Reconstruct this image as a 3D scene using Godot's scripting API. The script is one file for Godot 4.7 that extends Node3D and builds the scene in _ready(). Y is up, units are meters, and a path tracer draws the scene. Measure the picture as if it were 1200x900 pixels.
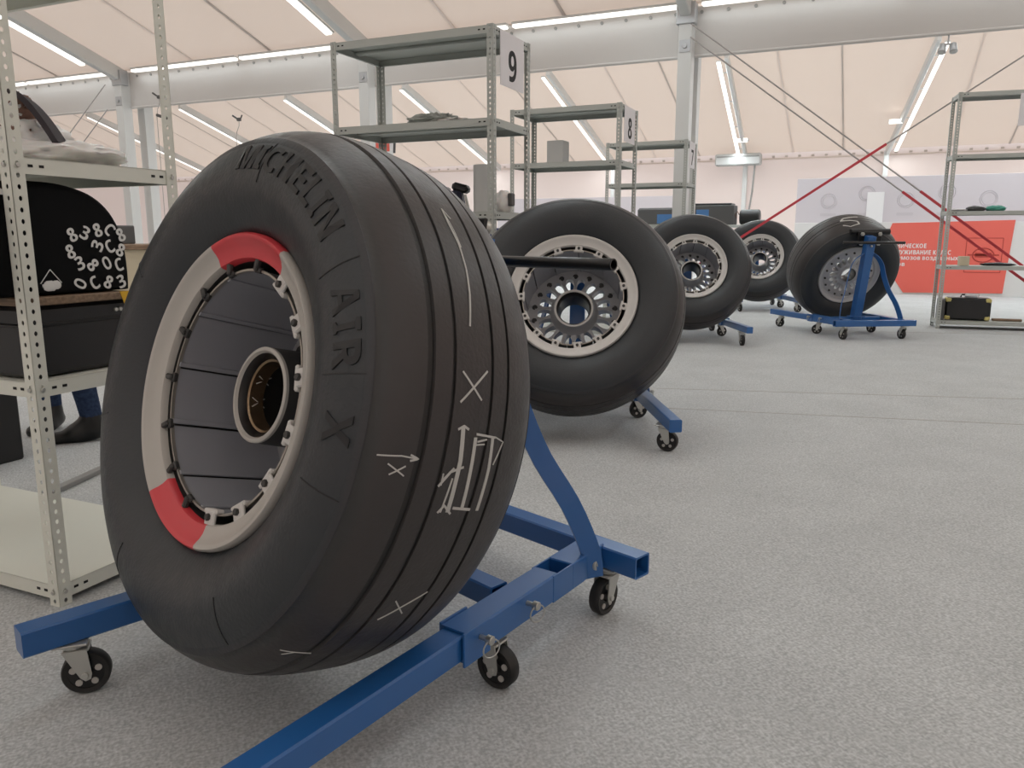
extends Node3D

# ---------------------------------------------------------------- mesh builder
class MB:
	var v := PackedVector3Array()
	var n := PackedVector3Array()
	var uv := PackedVector2Array()
	var col := PackedColorArray()
	var ix := PackedInt32Array()
	var xf := Transform3D()
	var tint := Color(1, 1, 1)

	func vert(p: Vector3, nn: Vector3, t := Vector2.ZERO) -> int:
		v.append(xf * p)
		n.append((xf.basis * nn).normalized())
		uv.append(t)
		col.append(tint)
		return v.size() - 1

	func tri(a: Vector3, b: Vector3, c: Vector3) -> void:   # counter-clockwise seen from outside
		var nn := (b - a).cross(c - a)
		if nn.length_squared() < 1e-18:
			return
		var i := vert(a, nn)
		vert(b, nn)
		vert(c, nn)
		ix.append_array([i, i + 2, i + 1])

	func quad(a: Vector3, b: Vector3, c: Vector3, d: Vector3) -> void:
		var nn := (c - a).cross(d - b)
		var i := vert(a, nn, Vector2(0, 0))
		vert(b, nn, Vector2(1, 0))
		vert(c, nn, Vector2(1, 1))
		vert(d, nn, Vector2(0, 1))
		ix.append_array([i, i + 2, i + 1, i, i + 3, i + 2])

	func box(c: Vector3, s: Vector3, bev := 0.0, bas := Basis()) -> void:
		var keep := xf
		xf = xf * Transform3D(bas, c)
		var h := s / 2.0
		var b := minf(bev, minf(h.x, minf(h.y, h.z)) * 0.9)
		for ax in 3:
			for sg in [-1.0, 1.0]:
				var u := (ax + 1) % 3
				var w := (ax + 2) % 3
				var p := []
				for q in [[-1, -1], [1, -1], [1, 1], [-1, 1]]:
					var x := Vector3.ZERO
					x[ax] = sg * h[ax]
					x[u] = q[0] * (h[u] - b)
					x[w] = q[1] * (h[w] - b)
					p.append(x)
				if sg > 0:
					quad(p[0], p[1], p[2], p[3])
				else:
					quad(p[3], p[2], p[1], p[0])
		if b > 0.0:
			for ax in 3:
				var u := (ax + 1) % 3
				var w := (ax + 2) % 3
				for su in [-1.0, 1.0]:
					for sw in [-1.0, 1.0]:
						var p := []
						for q in [[-1, 0], [1, 0], [1, 1], [-1, 1]]:
							var x := Vector3.ZERO
							x[ax] = q[0] * (h[ax] - b)
							x[u] = su * (h[u] - (0.0 if q[1] == 0 else b))
							x[w] = sw * (h[w] - (b if q[1] == 0 else 0.0))
							p.append(x)
						if su * sw > 0:
							quad(p[0], p[1], p[2], p[3])
						else:
							quad(p[3], p[2], p[1], p[0])
			for sx in [-1.0, 1.0]:
				for sy in [-1.0, 1.0]:
					for sz in [-1.0, 1.0]:
						var a := Vector3(sx * h.x, sy * (h.y - b), sz * (h.z - b))
						var bb := Vector3(sx * (h.x - b), sy * h.y, sz * (h.z - b))
						var cc := Vector3(sx * (h.x - b), sy * (h.y - b), sz * h.z)
						if sx * sy * sz > 0:
							tri(a, bb, cc)
						else:
							tri(a, cc, bb)
		xf = keep

	# a bar of rectangular section from p0 to p1; up gives the direction of its height
	func bar(p0: Vector3, p1: Vector3, w: float, h: float, up := Vector3.UP, bev := 0.0) -> void:
		var z := (p1 - p0).normalized()
		var x := up.cross(z).normalized()
		if x.length() < 0.5:
			x = Vector3.RIGHT
		var y := z.cross(x)
		box((p0 + p1) / 2.0, Vector3(w, h, p0.distance_to(p1)), bev, Basis(x, y, z))

	# hollow square tube, ends open where asked
	func sqtube(p0: Vector3, p1: Vector3, w: float, h: float, t: float, up := Vector3.UP, open0 := true, open1 := true) -> void:
		var keep := xf
		var z := (p1 - p0).normalized()
		var x := up.cross(z).normalized()
		var y := z.cross(x)
		xf = xf * Transform3D(Basis(x, y, z), p0)
		var l := p0.distance_to(p1)
		var b := 0.004
		var hw := w / 2.0
		var hh := h / 2.0
		var o := [Vector2(hw - b, -hh), Vector2(hw, -hh + b), Vector2(hw, hh - b), Vector2(hw - b, hh), Vector2(-hw + b, hh), Vector2(-hw, hh - b), Vector2(-hw, -hh + b), Vector2(-hw + b, -hh)]
		var k := o.size()
		for i in k:
			var a: Vector2 = o[i]
			var c: Vector2 = o[(i + 1) % k]
			quad(Vector3(a.x, a.y, 0), Vector3(c.x, c.y, 0), Vector3(c.x, c.y, l), Vector3(a.x, a.y, l))
			var s := 1.0 - 2.0 * t / w
			var ai := a * s
			var ci := c * s
			for e in [[0.0, open0, -1], [l, open1, 1]]:
				var ez: float = e[0]
				var q := [Vector3(a.x, a.y, ez), Vector3(c.x, c.y, ez), Vector3(ci.x, ci.y, ez), Vector3(ai.x, ai.y, ez)]
				if not e[1]:
					q = [Vector3(a.x, a.y, ez), Vector3(c.x, c.y, ez), Vector3(0, 0, ez)]
					if e[2] > 0:
						tri(q[0], q[1], q[2])
					else:
						tri(q[2], q[1], q[0])
				elif e[2] > 0:
					quad(q[0], q[1], q[2], q[3])
				else:
					quad(q[3], q[2], q[1], q[0])
			if open0 or open1:
				quad(Vector3(ai.x, ai.y, l), Vector3(ci.x, ci.y, l), Vector3(ci.x, ci.y, 0), Vector3(ai.x, ai.y, 0))
		xf = keep

	# surface of revolution about z; prof holds (radius, z); outside lies right of its direction
	func lathe(prof: Array, seg: int, a0 := 0.0, a1 := TAU, crease := 0.75, tints := []) -> void:
		var m := prof.size()
		var en := []
		for j in m - 1:
			var d: Vector2 = prof[j + 1] - prof[j]
			en.append(Vector2(d.y, -d.x).normalized())
		for j in m - 1:
			var ns: Vector2 = en[j]
			var ne: Vector2 = en[j]
			if j > 0 and ns.dot(en[j - 1]) > crease:
				ns = (ns + en[j - 1]).normalized()
			if j < m - 2 and ne.dot(en[j + 1]) > crease:
				ne = (ne + en[j + 1]).normalized()
			var p: Vector2 = prof[j]
			var q: Vector2 = prof[j + 1]
			var base := v.size()
			for i in seg + 1:
				var a := a0 + (a1 - a0) * i / seg
				var c := cos(a)
				var s := sin(a)
				if tints.size():
					tint = tints[j]
				vert(Vector3(p.x * c, p.x * s, p.y), Vector3(ns.x * c, ns.x * s, ns.y), Vector2(float(i) / seg, float(j) / m))
				if tints.size():
					tint = tints[j + 1]
				vert(Vector3(q.x * c, q.x * s, q.y), Vector3(ne.x * c, ne.x * s, ne.y), Vector2(float(i) / seg, float(j + 1) / m))
			for i in seg:
				var k := base + i * 2
				ix.append_array([k, k + 3, k + 2, k, k + 1, k + 3])
		tint = Color(1, 1, 1)

	func cyl(p0: Vector3, p1: Vector3, r0: float, r1 := -1.0, seg := 12, bev := 0.0) -> void:
		if r1 < 0.0:
			r1 = r0
		var keep := xf
		var z := (p1 - p0).normalized()
		var x := (Vector3.UP if absf(z.y) < 0.9 else Vector3.RIGHT).cross(z).normalized()
		xf = xf * Transform3D(Basis(x, z.cross(x), z), p0)
		var l := p0.distance_to(p1)
		if bev > 0.0:
			lathe([Vector2(0, 0), Vector2(r0 - bev, 0), Vector2(r0, bev), Vector2(r1, l - bev), Vector2(r1 - bev, l), Vector2(0, l)], seg)
		else:
			lathe([Vector2(0, 0), Vector2(r0, 0), Vector2(r1, l), Vector2(0, l)], seg)
		xf = keep

	func tube(path: Array, r: float, seg := 8, closed := false) -> void:
		var m := path.size()
		var nx := Vector3.ZERO
		var base := v.size()
		var rings := m + (1 if closed else 0)
		for k in rings:
			var i := k % m
			var p: Vector3 = path[i]
			var d: Vector3 = (path[(i + 1) % m] - path[(i - 1 + m) % m]) if closed else (path[mini(i + 1, m - 1)] - path[maxi(i - 1, 0)])
			d = d.normalized()
			if nx == Vector3.ZERO:
				nx = (Vector3.UP if absf(d.y) < 0.9 else Vector3.RIGHT).cross(d).normalized()
			nx = (nx - d * nx.dot(d)).normalized()
			var ny := d.cross(nx)
			for s in seg + 1:
				var a := TAU * s / seg
				var o := nx * cos(a) + ny * sin(a)
				vert(p + o * r, o, Vector2(float(s) / seg, float(k)))
		for k in rings - 1:
			for s in seg:
				var a := base + k * (seg + 1) + s
				var b := a + 1
				var c := b + seg + 1
				var d := a + seg + 1
				ix.append_array([a, c, b, a, d, c])
		if not closed:
			for e in [0, m - 1]:
				var c0 := base + (e as int) * (seg + 1)
				for s in seg:
					var p0 := xf.affine_inverse() * v[c0 + s]
					var p1 := xf.affine_inverse() * v[c0 + s + 1]
					if e == 0:
						tri(path[0], p1, p0)
					else:
						tri(path[m - 1], p0, p1)

	# flat bar swept along a path; side[i] gives the direction of its width
	func strap(path: Array, side: Array, w: float, t: float) -> void:
		for i in path.size() - 1:
			var q := []
			for e in [i, i + 1]:
				var d: Vector3 = (path[mini(e + 1, path.size() - 1)] - path[maxi(e - 1, 0)]).normalized()
				var s: Vector3 = side[e]
				s = (s - d * s.dot(d)).normalized()
				var u := s.cross(d).normalized()
				var p: Vector3 = path[e]
				q.append([p - s * w / 2 - u * t / 2, p + s * w / 2 - u * t / 2, p + s * w / 2 + u * t / 2, p - s * w / 2 + u * t / 2])
			for k in 4:
				var k2 := (k + 1) % 4
				quad(q[0][k2], q[0][k], q[1][k], q[1][k2])
			if i == 0:
				quad(q[0][0], q[0][1], q[0][2], q[0][3])
			if i == path.size() - 2:
				quad(q[1][3], q[1][2], q[1][1], q[1][0])

	# a polygon in the xy plane from z0 to z1
	func prism(poly: PackedVector2Array, z0: float, z1: float) -> void:
		if Geometry2D.is_polygon_clockwise(poly):
			poly.reverse()
		var t := Geometry2D.triangulate_polygon(poly)
		for k in range(0, t.size(), 3):
			var a := poly[t[k]]
			var b := poly[t[k + 1]]
			var c := poly[t[k + 2]]
			if (b - a).cross(c - a) < 0:
				var s := b
				b = c
				c = s
			tri(Vector3(a.x, a.y, z1), Vector3(b.x, b.y, z1), Vector3(c.x, c.y, z1))
			tri(Vector3(a.x, a.y, z0), Vector3(c.x, c.y, z0), Vector3(b.x, b.y, z0))
		for i in poly.size():
			var a := poly[i]
			var b := poly[(i + 1) % poly.size()]
			quad(Vector3(a.x, a.y, z0), Vector3(b.x, b.y, z0), Vector3(b.x, b.y, z1), Vector3(a.x, a.y, z1))

	# lump: an ellipsoid roughened by folded noise, flattened at its foot
	func lump(c: Vector3, s: Vector3, rough: float, freq: float, sd: int, seg := 48, flat := -0.75) -> void:
		var fn := FastNoiseLite.new()
		fn.seed = sd
		fn.noise_type = FastNoiseLite.TYPE_SIMPLEX
		fn.fractal_type = FastNoiseLite.FRACTAL_RIDGED
		fn.fractal_octaves = 3
		fn.frequency = freq
		var rows := seg / 2
		var pts := []
		for j in rows + 1:
			var th := PI * j / rows
			for i in seg + 1:
				var ph := TAU * (i % seg) / seg
				var d := Vector3(sin(th) * cos(ph), cos(th), sin(th) * sin(ph))
				var k := 1.0 + rough * fn.get_noise_3d(d.x * 10.0, d.y * 10.0, d.z * 10.0)
				var p := d * k
				p.y = maxf(p.y, flat)
				pts.append(c + p * s)
		smooth_grid(pts, seg + 1, rows + 1)

	# rows x columns of points as one smooth sheet (closed shapes: columns run so that the outside is counter-clockwise)
	func smooth_grid(pts: Array, w: int, h: int) -> void:
		var nn := []
		nn.resize(pts.size())
		nn.fill(Vector3.ZERO)
		for j in h - 1:
			for i in w - 1:
				var a := j * w + i
				var f: Vector3 = (pts[a + w + 1] - pts[a]).cross(pts[a + w] - pts[a + 1]) * -1.0
				f = -f
				for k in [a, a + 1, a + w, a + w + 1]:
					nn[k] += f
		for j in h:                                   # close the seam
			if pts[j * w].is_equal_approx(pts[j * w + w - 1]):
				var s: Vector3 = nn[j * w] + nn[j * w + w - 1]
				nn[j * w] = s
				nn[j * w + w - 1] = s
		var base := v.size()
		for k in pts.size():
			var q: Vector3 = nn[k]
			vert(pts[k], q if q.length() > 1e-12 else Vector3.UP, Vector2(float(k % w) / w, float(k / w) / h))
		for j in h - 1:
			for i in w - 1:
				var a := base + j * w + i
				ix.append_array([a, a + w, a + w + 1, a, a + w + 1, a + 1])

	# surface nets over a smooth union of tapered capsules [a, b, ra, rb]
	func nets(bones: Array, cell: float, k: float, cut := -INF) -> void:
		var lo := Vector3(INF, INF, INF)
		var hi := -lo
		for b in bones:
			var r := maxf(b[2], b[3]) + k + cell * 2
			for e in [b[0], b[1]]:
				lo = lo.min(e - Vector3.ONE * r)
				hi = hi.max(e + Vector3.ONE * r)
		var d := Vector3i(((hi - lo) / cell).ceil()) + Vector3i.ONE
		var f := PackedFloat32Array()
		f.resize(d.x * d.y * d.z)
		f.fill(9.0)
		for b in bones:
			var a: Vector3 = b[0]
			var e: Vector3 = b[1]
			var r := maxf(b[2], b[3]) + k + cell * 2
			var p0 := Vector3i(((a.min(e) - Vector3.ONE * r - lo) / cell).floor()).clamp(Vector3i.ZERO, d - Vector3i.ONE)
			var p1 := Vector3i(((a.max(e) + Vector3.ONE * r - lo) / cell).ceil()).clamp(Vector3i.ZERO, d - Vector3i.ONE)
			var ab := e - a
			var l2 := maxf(ab.length_squared(), 1e-9)
			for z in range(p0.z, p1.z + 1):
				for y in range(p0.y, p1.y + 1):
					for x in range(p0.x, p1.x + 1):
						var p := lo + Vector3(x, y, z) * cell
						var t := clampf((p - a).dot(ab) / l2, 0.0, 1.0)
						var q := p.distance_to(a + ab * t) - lerpf(b[2], b[3], t)
						var i := x + d.x * (y + d.y * z)
						var o := f[i]
						var h := maxf(k - absf(o - q), 0.0) / k
						f[i] = minf(o, q) - h * h * k * 0.25
		if cut > -INF:
			for z in d.z:
				for y in d.y:
					for x in d.x:
						var i := x + d.x * (y + d.y * z)
						f[i] = maxf(f[i], cut - (lo.y + y * cell))
		var id := {}
		var pts := []
		var off := [0, 1, d.x, d.x + 1, d.x * d.y, d.x * d.y + 1, d.x * d.y + d.x, d.x * d.y + d.x + 1]
		var pairs := [[0, 1], [2, 3], [4, 5], [6, 7], [0, 2], [1, 3], [4, 6], [5, 7], [0, 4], [1, 5], [2, 6], [3, 7]]
		for z in d.z - 1:
			for y in d.y - 1:
				for x in d.x - 1:
					var i := x + d.x * (y + d.y * z)
					var c := 0
					for o in 8:
						if f[i + off[o]] < 0.0:
							c += 1
					if c == 0 or c == 8:
						continue
					var s := Vector3.ZERO
					var m := 0
					for pr in pairs:
						var fa := f[i + off[pr[0]]]
						var fb := f[i + off[pr[1]]]
						if (fa < 0.0) != (fb < 0.0):
							var t := fa / (fa - fb)
							var ca := Vector3(pr[0] & 1, (pr[0] >> 1) & 1, (pr[0] >> 2) & 1)
							var cb := Vector3(pr[1] & 1, (pr[1] >> 1) & 1, (pr[1] >> 2) & 1)
							s += ca.lerp(cb, t)
							m += 1
					id[i] = pts.size()
					pts.append(lo + (Vector3(x, y, z) + s / m) * cell)
		var quads := []
		var st := [1, d.x, d.x * d.y]
		for i in id.keys():
			for ax in 3:
				var u: int = st[(ax + 1) % 3]
				var w: int = st[(ax + 2) % 3]
				var inside := f[i] < 0.0
				if inside == (f[i + st[ax]] < 0.0):
					continue
				if id.has(i - u) and id.has(i - w) and id.has(i - u - w):
					var q := [id[i], id[i - u], id[i - u - w], id[i - w]]
					if not inside:
						q.reverse()
					quads.append(q)
		var nn := []
		nn.resize(pts.size())
		nn.fill(Vector3.ZERO)
		for q in quads:
			var g: Vector3 = (pts[q[2]] - pts[q[0]]).cross(pts[q[3]] - pts[q[1]])
			for k2 in q:
				nn[k2] += g
		var base := v.size()
		for i in pts.size():
			vert(pts[i], nn[i] if nn[i].length() > 0 else Vector3.UP)
		for q in quads:
			ix.append_array([base + q[0], base + q[2], base + q[1], base + q[0], base + q[3], base + q[2]])

	func surface(to: ArrayMesh) -> void:
		var a := []
		a.resize(Mesh.ARRAY_MAX)
		a[Mesh.ARRAY_VERTEX] = v
		a[Mesh.ARRAY_NORMAL] = n
		a[Mesh.ARRAY_TEX_UV] = uv
		a[Mesh.ARRAY_COLOR] = col
		a[Mesh.ARRAY_INDEX] = ix
		to.add_surface_from_arrays(Mesh.PRIMITIVE_TRIANGLES, a)


# ---------------------------------------------------------------- naming and placing
var used := {}
var M := {}
var cache := {}
var font_bold: SystemFont


func numbered(called: String) -> String:
	var k: int = used.get(called, 0)
	used[called] = k + 1
	return called if k == 0 else "%s_%03d" % [called, k]


func tag(o: Node, label := "", category := "", group := "", kind := "") -> Node:
	for m in [["label", label], ["category", category], ["group", group], ["kind", kind]]:
		if m[1]:
			o.set_meta(m[0], m[1])
	return o


func thing(called: String, label: String, category: String, at := Vector3.ZERO, turn := 0.0, group := "") -> Node3D:
	var o := Node3D.new()
	o.name = numbered(called)
	add_child(o)
	o.position = at
	o.rotation.y = turn
	tag(o, label, category, group)
	return o


# pieces: an MB, or an Array of [MB, material]
func obj(called: String, pieces, mat: Material = null, parent: Node = null) -> MeshInstance3D:
	var o := MeshInstance3D.new()
	if pieces is Mesh:
		o.mesh = pieces
	else:
		o.mesh = joined(pieces, mat)
	if mat and pieces is Mesh:
		o.material_override = mat
	if parent == null:
		o.name = numbered(called)
		add_child(o)
	else:
		var nm := called
		var k := 0
		while parent.has_node(NodePath(nm)):
			k += 1
			nm = "%s_%03d" % [called, k]
		o.name = nm
		parent.add_child(o)
	return o


func joined(pieces, mat: Material = null) -> ArrayMesh:
	var am := ArrayMesh.new()
	if pieces is MB:
		pieces = [[pieces, mat]]
	for p in pieces:
		p[0].surface(am)
		am.surface_set_material(am.get_surface_count() - 1, p[1])
	return am


func struct(called: String, mb, mat: Material, parent: Node = null) -> MeshInstance3D:
	var o := obj(called, mb, mat, parent)
	if parent == null:
		tag(o, "", "", "", "structure")
	return o


func mat(called: String, c: Color, rough := 0.6, metal := 0.0, spec := 0.5) -> StandardMaterial3D:
	var m := StandardMaterial3D.new()
	m.resource_name = called
	m.albedo_color = c
	m.roughness = rough
	m.metallic = metal
	m.metallic_specular = spec
	M[called] = m
	return m


func noise_tex(freq: float, oct: int, c0: Color, c1: Color, sd: int, size := 512, kind := FastNoiseLite.TYPE_SIMPLEX) -> NoiseTexture2D:
	var fn := FastNoiseLite.new()
	fn.seed = sd
	fn.noise_type = kind
	fn.frequency = freq
	fn.fractal_octaves = oct
	var t := NoiseTexture2D.new()
	t.width = size
	t.height = size
	t.seamless = true
	t.noise = fn
	var g := Gradient.new()
	g.set_color(0, c0)
	g.set_color(1, c1)
	t.color_ramp = g
	return t


func triplanar(m: StandardMaterial3D, scale: float, world := false) -> void:
	m.uv1_triplanar = true
	m.uv1_world_triplanar = world
	m.uv1_scale = Vector3.ONE * scale


func materials() -> void:
	var carpet := mat("carpet", Color(1, 1, 1), 0.95, 0.0, 0.2)
	carpet.albedo_texture = noise_tex(0.24, 4, Color(0.60, 0.61, 0.612), Color(0.87, 0.88, 0.882), 4, 1024, FastNoiseLite.TYPE_VALUE_CUBIC)
	triplanar(carpet, 0.9, true)
	carpet.detail_enabled = true                          # broad uneven soiling
	carpet.detail_albedo = noise_tex(0.012, 4, Color(0.955, 0.955, 0.955), Color(1, 1, 1), 14, 512)
	carpet.detail_blend_mode = BaseMaterial3D.BLEND_MODE_MUL
	carpet.detail_uv_layer = BaseMaterial3D.DETAIL_UV_2
	carpet.uv2_triplanar = true
	carpet.uv2_world_triplanar = true
	carpet.uv2_scale = Vector3.ONE * 0.30
	mat("carpet_seam", Color(0.71, 0.705, 0.69), 0.95, 0.0, 0.2)
	var roof := mat("roof_fabric", Color(0.85, 0.80, 0.755), 0.85, 0.0, 0.3)
	roof.backlight_enabled = true
	roof.backlight = Color(1.0, 0.955, 0.915)
	var wallf := mat("wall_fabric", Color(0.90, 0.85, 0.825), 0.8, 0.0, 0.3)
	wallf.backlight_enabled = true
	wallf.backlight = Color(1.0, 0.97, 0.955)
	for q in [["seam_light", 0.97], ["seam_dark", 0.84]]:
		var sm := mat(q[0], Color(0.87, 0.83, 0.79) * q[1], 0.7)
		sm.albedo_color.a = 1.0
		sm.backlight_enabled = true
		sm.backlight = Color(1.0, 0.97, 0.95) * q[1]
	mat("valance", Color(0.82, 0.81, 0.80), 0.75, 0.0, 0.3)
	mat("aluminium", Color(0.83, 0.835, 0.83), 0.45, 0.1)
	mat("aluminium_dark", Color(0.58, 0.58, 0.57), 0.5, 0.3)
	mat("bracket", Color(0.72, 0.73, 0.74), 0.4, 0.5)
	var led := mat("led", Color(0.95, 0.95, 0.93), 0.5)
	led.emission_enabled = true
	led.emission = Color(1, 0.985, 0.96)
	led.emission_energy_multiplier = 1.25
	var rub := mat("rubber", Color(1, 1, 1), 0.52, 0.0, 0.5)
	rub.vertex_color_use_as_albedo = true
	rub.roughness_texture = noise_tex(0.02, 4, Color(0.72, 0.72, 0.72), Color(1, 1, 1), 21)
	rub.heightmap_enabled = true
	rub.heightmap_texture = noise_tex(0.08, 4, Color.BLACK, Color.WHITE, 23)
	rub.heightmap_scale = 0.05
	triplanar(rub, 2.0)
	mat("letter_rubber", Color(0.085, 0.088, 0.095), 0.45, 0.0, 0.5)
	mat("chalk", Color(0.74, 0.735, 0.72), 0.95, 0.0, 0.1)
	mat("rim_paint", Color(0.80, 0.79, 0.775), 0.42, 0.0, 0.5)
	mat("rim_paint_worn", Color(0.70, 0.685, 0.66), 0.42)
	mat("rim_red", Color(0.80, 0.24, 0.27), 0.35, 0.0, 0.5)
	mat("heat_shield", Color(0.60, 0.605, 0.63), 0.42, 0.1)
	mat("rim_dark", Color(0.22, 0.215, 0.21), 0.55, 0.1)
	mat("web_paint", Color(0.72, 0.72, 0.725), 0.3, 0.3)
	mat("hub_metal", Color(0.62, 0.60, 0.57), 0.3, 0.6)
	mat("bore", Color(0.16, 0.15, 0.145), 0.35, 0.3)
	mat("brass", Color(0.50, 0.42, 0.33), 0.25, 0.8)
	mat("steel", Color(0.72, 0.72, 0.70), 0.28, 0.85)
	mat("zinc", Color(0.74, 0.74, 0.72), 0.35, 0.6)
	var blue := mat("blue_paint", Color(0.145, 0.365, 0.61), 0.30, 0.0, 0.5)
	blue.clearcoat_enabled = true
	blue.clearcoat = 0.3
	blue.clearcoat_roughness = 0.25
	mat("black_plastic", Color(0.075, 0.075, 0.08), 0.5)
	mat("black_pipe", Color(0.09, 0.09, 0.095), 0.35)
	mat("castor_tyre", Color(0.12, 0.115, 0.11), 0.6)
	mat("castor_dot", Color(0.70, 0.69, 0.67), 0.5)
	mat("shelf_paint", Color(0.86, 0.865, 0.825), 0.5, 0.0, 0.4)
	mat("shelf_grey", Color(0.70, 0.715, 0.695), 0.5, 0.0, 0.4)
	mat("white_card", Color(0.90, 0.89, 0.90), 0.7)
	mat("ink", Color(0.05, 0.05, 0.055), 0.7)
	mat("black_cloth", Color(0.045, 0.045, 0.05), 0.85, 0.0, 0.3)
	mat("white_print", Color(0.88, 0.88, 0.87), 0.7)
	var wood := mat("wood", Color(1, 1, 1), 0.6)
	wood.albedo_texture = noise_tex(0.02, 4, Color(0.42, 0.34, 0.27), Color(0.58, 0.49, 0.40), 31, 256)
	wood.uv1_triplanar = true
	wood.uv1_scale = Vector3(1.0, 9.0, 9.0)
	mat("case_black", Color(0.115, 0.115, 0.12), 0.45)
	mat("yellow", Color(0.86, 0.68, 0.16), 0.6)
	mat("pale_yellow", Color(0.80, 0.75, 0.47), 0.6)
	var plast := mat("plastic_film", Color(0.89, 0.88, 0.87), 0.35, 0.0, 0.5)
	plast.subsurf_scatter_enabled = true
	plast.subsurf_scatter_strength = 0.1
	mat("brown_cloth", Color(0.50, 0.38, 0.33), 0.85)
	mat("dark_strap", Color(0.17, 0.14, 0.165), 0.7)
	mat("cream", Color(0.80, 0.76, 0.66), 0.6)
	mat("blue_bin", Color(0.10, 0.16, 0.42), 0.45)
	mat("navy", Color(0.13, 0.14, 0.22), 0.55)
	mat("blue_screen", Color(0.28, 0.47, 0.68), 0.4)
	mat("grey_case", Color(0.33, 0.33, 0.33), 0.6)
	mat("pale_grey", Color(0.76, 0.765, 0.76), 0.6)
	mat("partition", Color(0.82, 0.795, 0.815), 0.6, 0.0, 0.3)
	mat("partition_print", Color(0.79, 0.765, 0.785), 0.6, 0.0, 0.3)
	mat("panel_white", Color(0.93, 0.925, 0.93), 0.5)
	mat("panel_base", Color(0.86, 0.855, 0.85), 0.6)
	mat("banner_red", Color(0.89, 0.43, 0.385), 0.6, 0.0, 0.3)
	mat("banner_dark", Color(0.70, 0.29, 0.26), 0.6, 0.0, 0.3)
	mat("red_strap", Color(0.80, 0.27, 0.31), 0.6)
	mat("cable", Color(0.66, 0.64, 0.63), 0.5)
	mat("teal", Color(0.30, 0.62, 0.55), 0.6)
	var jeans := mat("denim", Color(1, 1, 1), 0.9, 0.0, 0.2)
	jeans.albedo_texture = noise_tex(0.05, 3, Color(0.16, 0.20, 0.29), Color(0.24, 0.30, 0.41), 41, 256)
	triplanar(jeans, 3.0)
	mat("leather", Color(0.05, 0.047, 0.045), 0.4)
	mat("skin", Color(0.75, 0.56, 0.46), 0.6)
	mat("hair", Color(0.14, 0.10, 0.08), 0.7)


# ---------------------------------------------------------------- the tyre
const TW := 0.221     # half width
const TR := 0.41
const TA := 0.155
const TK := 2.6


func tyre_r(z: float) -> float:
	return TR + TA * pow(maxf(1.0 - pow(absf(z) / TW, TK), 0.0), 1.0 / TK)


func tyre_z(r: float) -> float:
	return TW * pow(maxf(1.0 - pow(maxf(r - TR, 0.0) / TA, TK), 0.0), 1.0 / TK)


func side_normal(r: float) -> Vector2:    # (radial, axial) on the shoulder above the widest place
	var e := 0.002
	var d := Vector2(2.0 * e, tyre_z(r + e) - tyre_z(r - e))
	return Vector2(-d.y, d.x).normalized()


func tyre_mesh() -> MB:
	var prof := []
	var tints := []
	var wall := Color(0.026, 0.0285, 0.0330)
	var tread := Color(0.036, 0.0345, 0.0335)
	var half := []                                       # from bead to shoulder, as (r, z > 0)
	for p in [[0.312, 0.140], [0.3155, 0.156], [0.3235, 0.171], [0.336, 0.183], [0.355, 0.195], [0.375, 0.2065], [0.395, 0.2155], [0.41, 0.2195]]:
		half.append(Vector2(p[0], p[1]))
	for k in range(1, 9):
		var r := TR + 0.0125 * k
		half.append(Vector2(r, tyre_z(r)))
	var zz := []
	for z in [0.200, 0.1965, 0.193, 0.1895, 0.18, 0.17, 0.155, 0.14, 0.125]:
		zz.append(z)
	for p in half:
		prof.append(Vector2(p.x, -p.y))
		tints.append(wall)
	for i in zz.size():
		prof.append(Vector2(tyre_r(zz[i]) + (0.0045 if i in [1, 2] else 0.0), -zz[i]))
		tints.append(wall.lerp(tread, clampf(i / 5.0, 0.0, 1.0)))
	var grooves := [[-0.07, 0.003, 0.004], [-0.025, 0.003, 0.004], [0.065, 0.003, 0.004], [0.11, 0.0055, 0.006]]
	var at := [-0.1]
	for g in grooves:
		for o in [-1.35, -1.0, 1.0, 1.35]:
			at.append(g[0] + o * g[1])
	for z in [-0.085, -0.05, -0.04, 0.0, 0.02, 0.04, 0.05, 0.08, 0.095, 0.118]:
		at.append(z)
	at.sort()
	for z in at:
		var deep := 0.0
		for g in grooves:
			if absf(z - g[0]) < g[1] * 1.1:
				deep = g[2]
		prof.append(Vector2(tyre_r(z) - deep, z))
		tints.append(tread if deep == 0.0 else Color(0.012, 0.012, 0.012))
	zz.reverse()
	for i in zz.size():
		var k := zz.size() - 1 - i
		prof.append(Vector2(tyre_r(zz[i]) + (0.0045 if k in [1, 2] else 0.0), zz[i]))
		tints.append(wall.lerp(tread, clampf(k / 5.0, 0.0, 1.0)))
	half.reverse()
	for p in half:
		prof.append(p)
		tints.append(wall)
	var mb := MB.new()
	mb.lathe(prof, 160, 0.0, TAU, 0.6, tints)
	return mb


# a raised letter laid along the sidewall; angles in degrees, running clockwise
func sidewall_letter(ch: String, a0: float, a1: float, r0: float, r1: float) -> MB:
	var mb := MB.new()
	var tris := letter_tris(ch)
	var box := AABB(tris[0], Vector3.ZERO)
	for p in tris:
		box = box.expand(p)
	for k in range(0, tris.size(), 3):
		var q := []
		for j in 3:
			var p: Vector3 = tris[k + j]
			var fx := (p.x - box.position.x) / box.size.x
			var fy := (p.y - box.position.y) / box.size.y
			var fz := (p.z - box.position.z) / box.size.z
			var r := lerpf(r0, r1, fy)
			var a := deg_to_rad(lerpf(a0, a1, fx))
			var nn := side_normal(r)
			var h := lerpf(-0.002, 0.0028, fz)
			r += nn.x * h
			q.append(Vector3(r * cos(a), r * sin(a), tyre_z(lerpf(r0, r1, fy)) + nn.y * h))
		mb.tri(q[0], q[1], q[2])
	return mb


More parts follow.
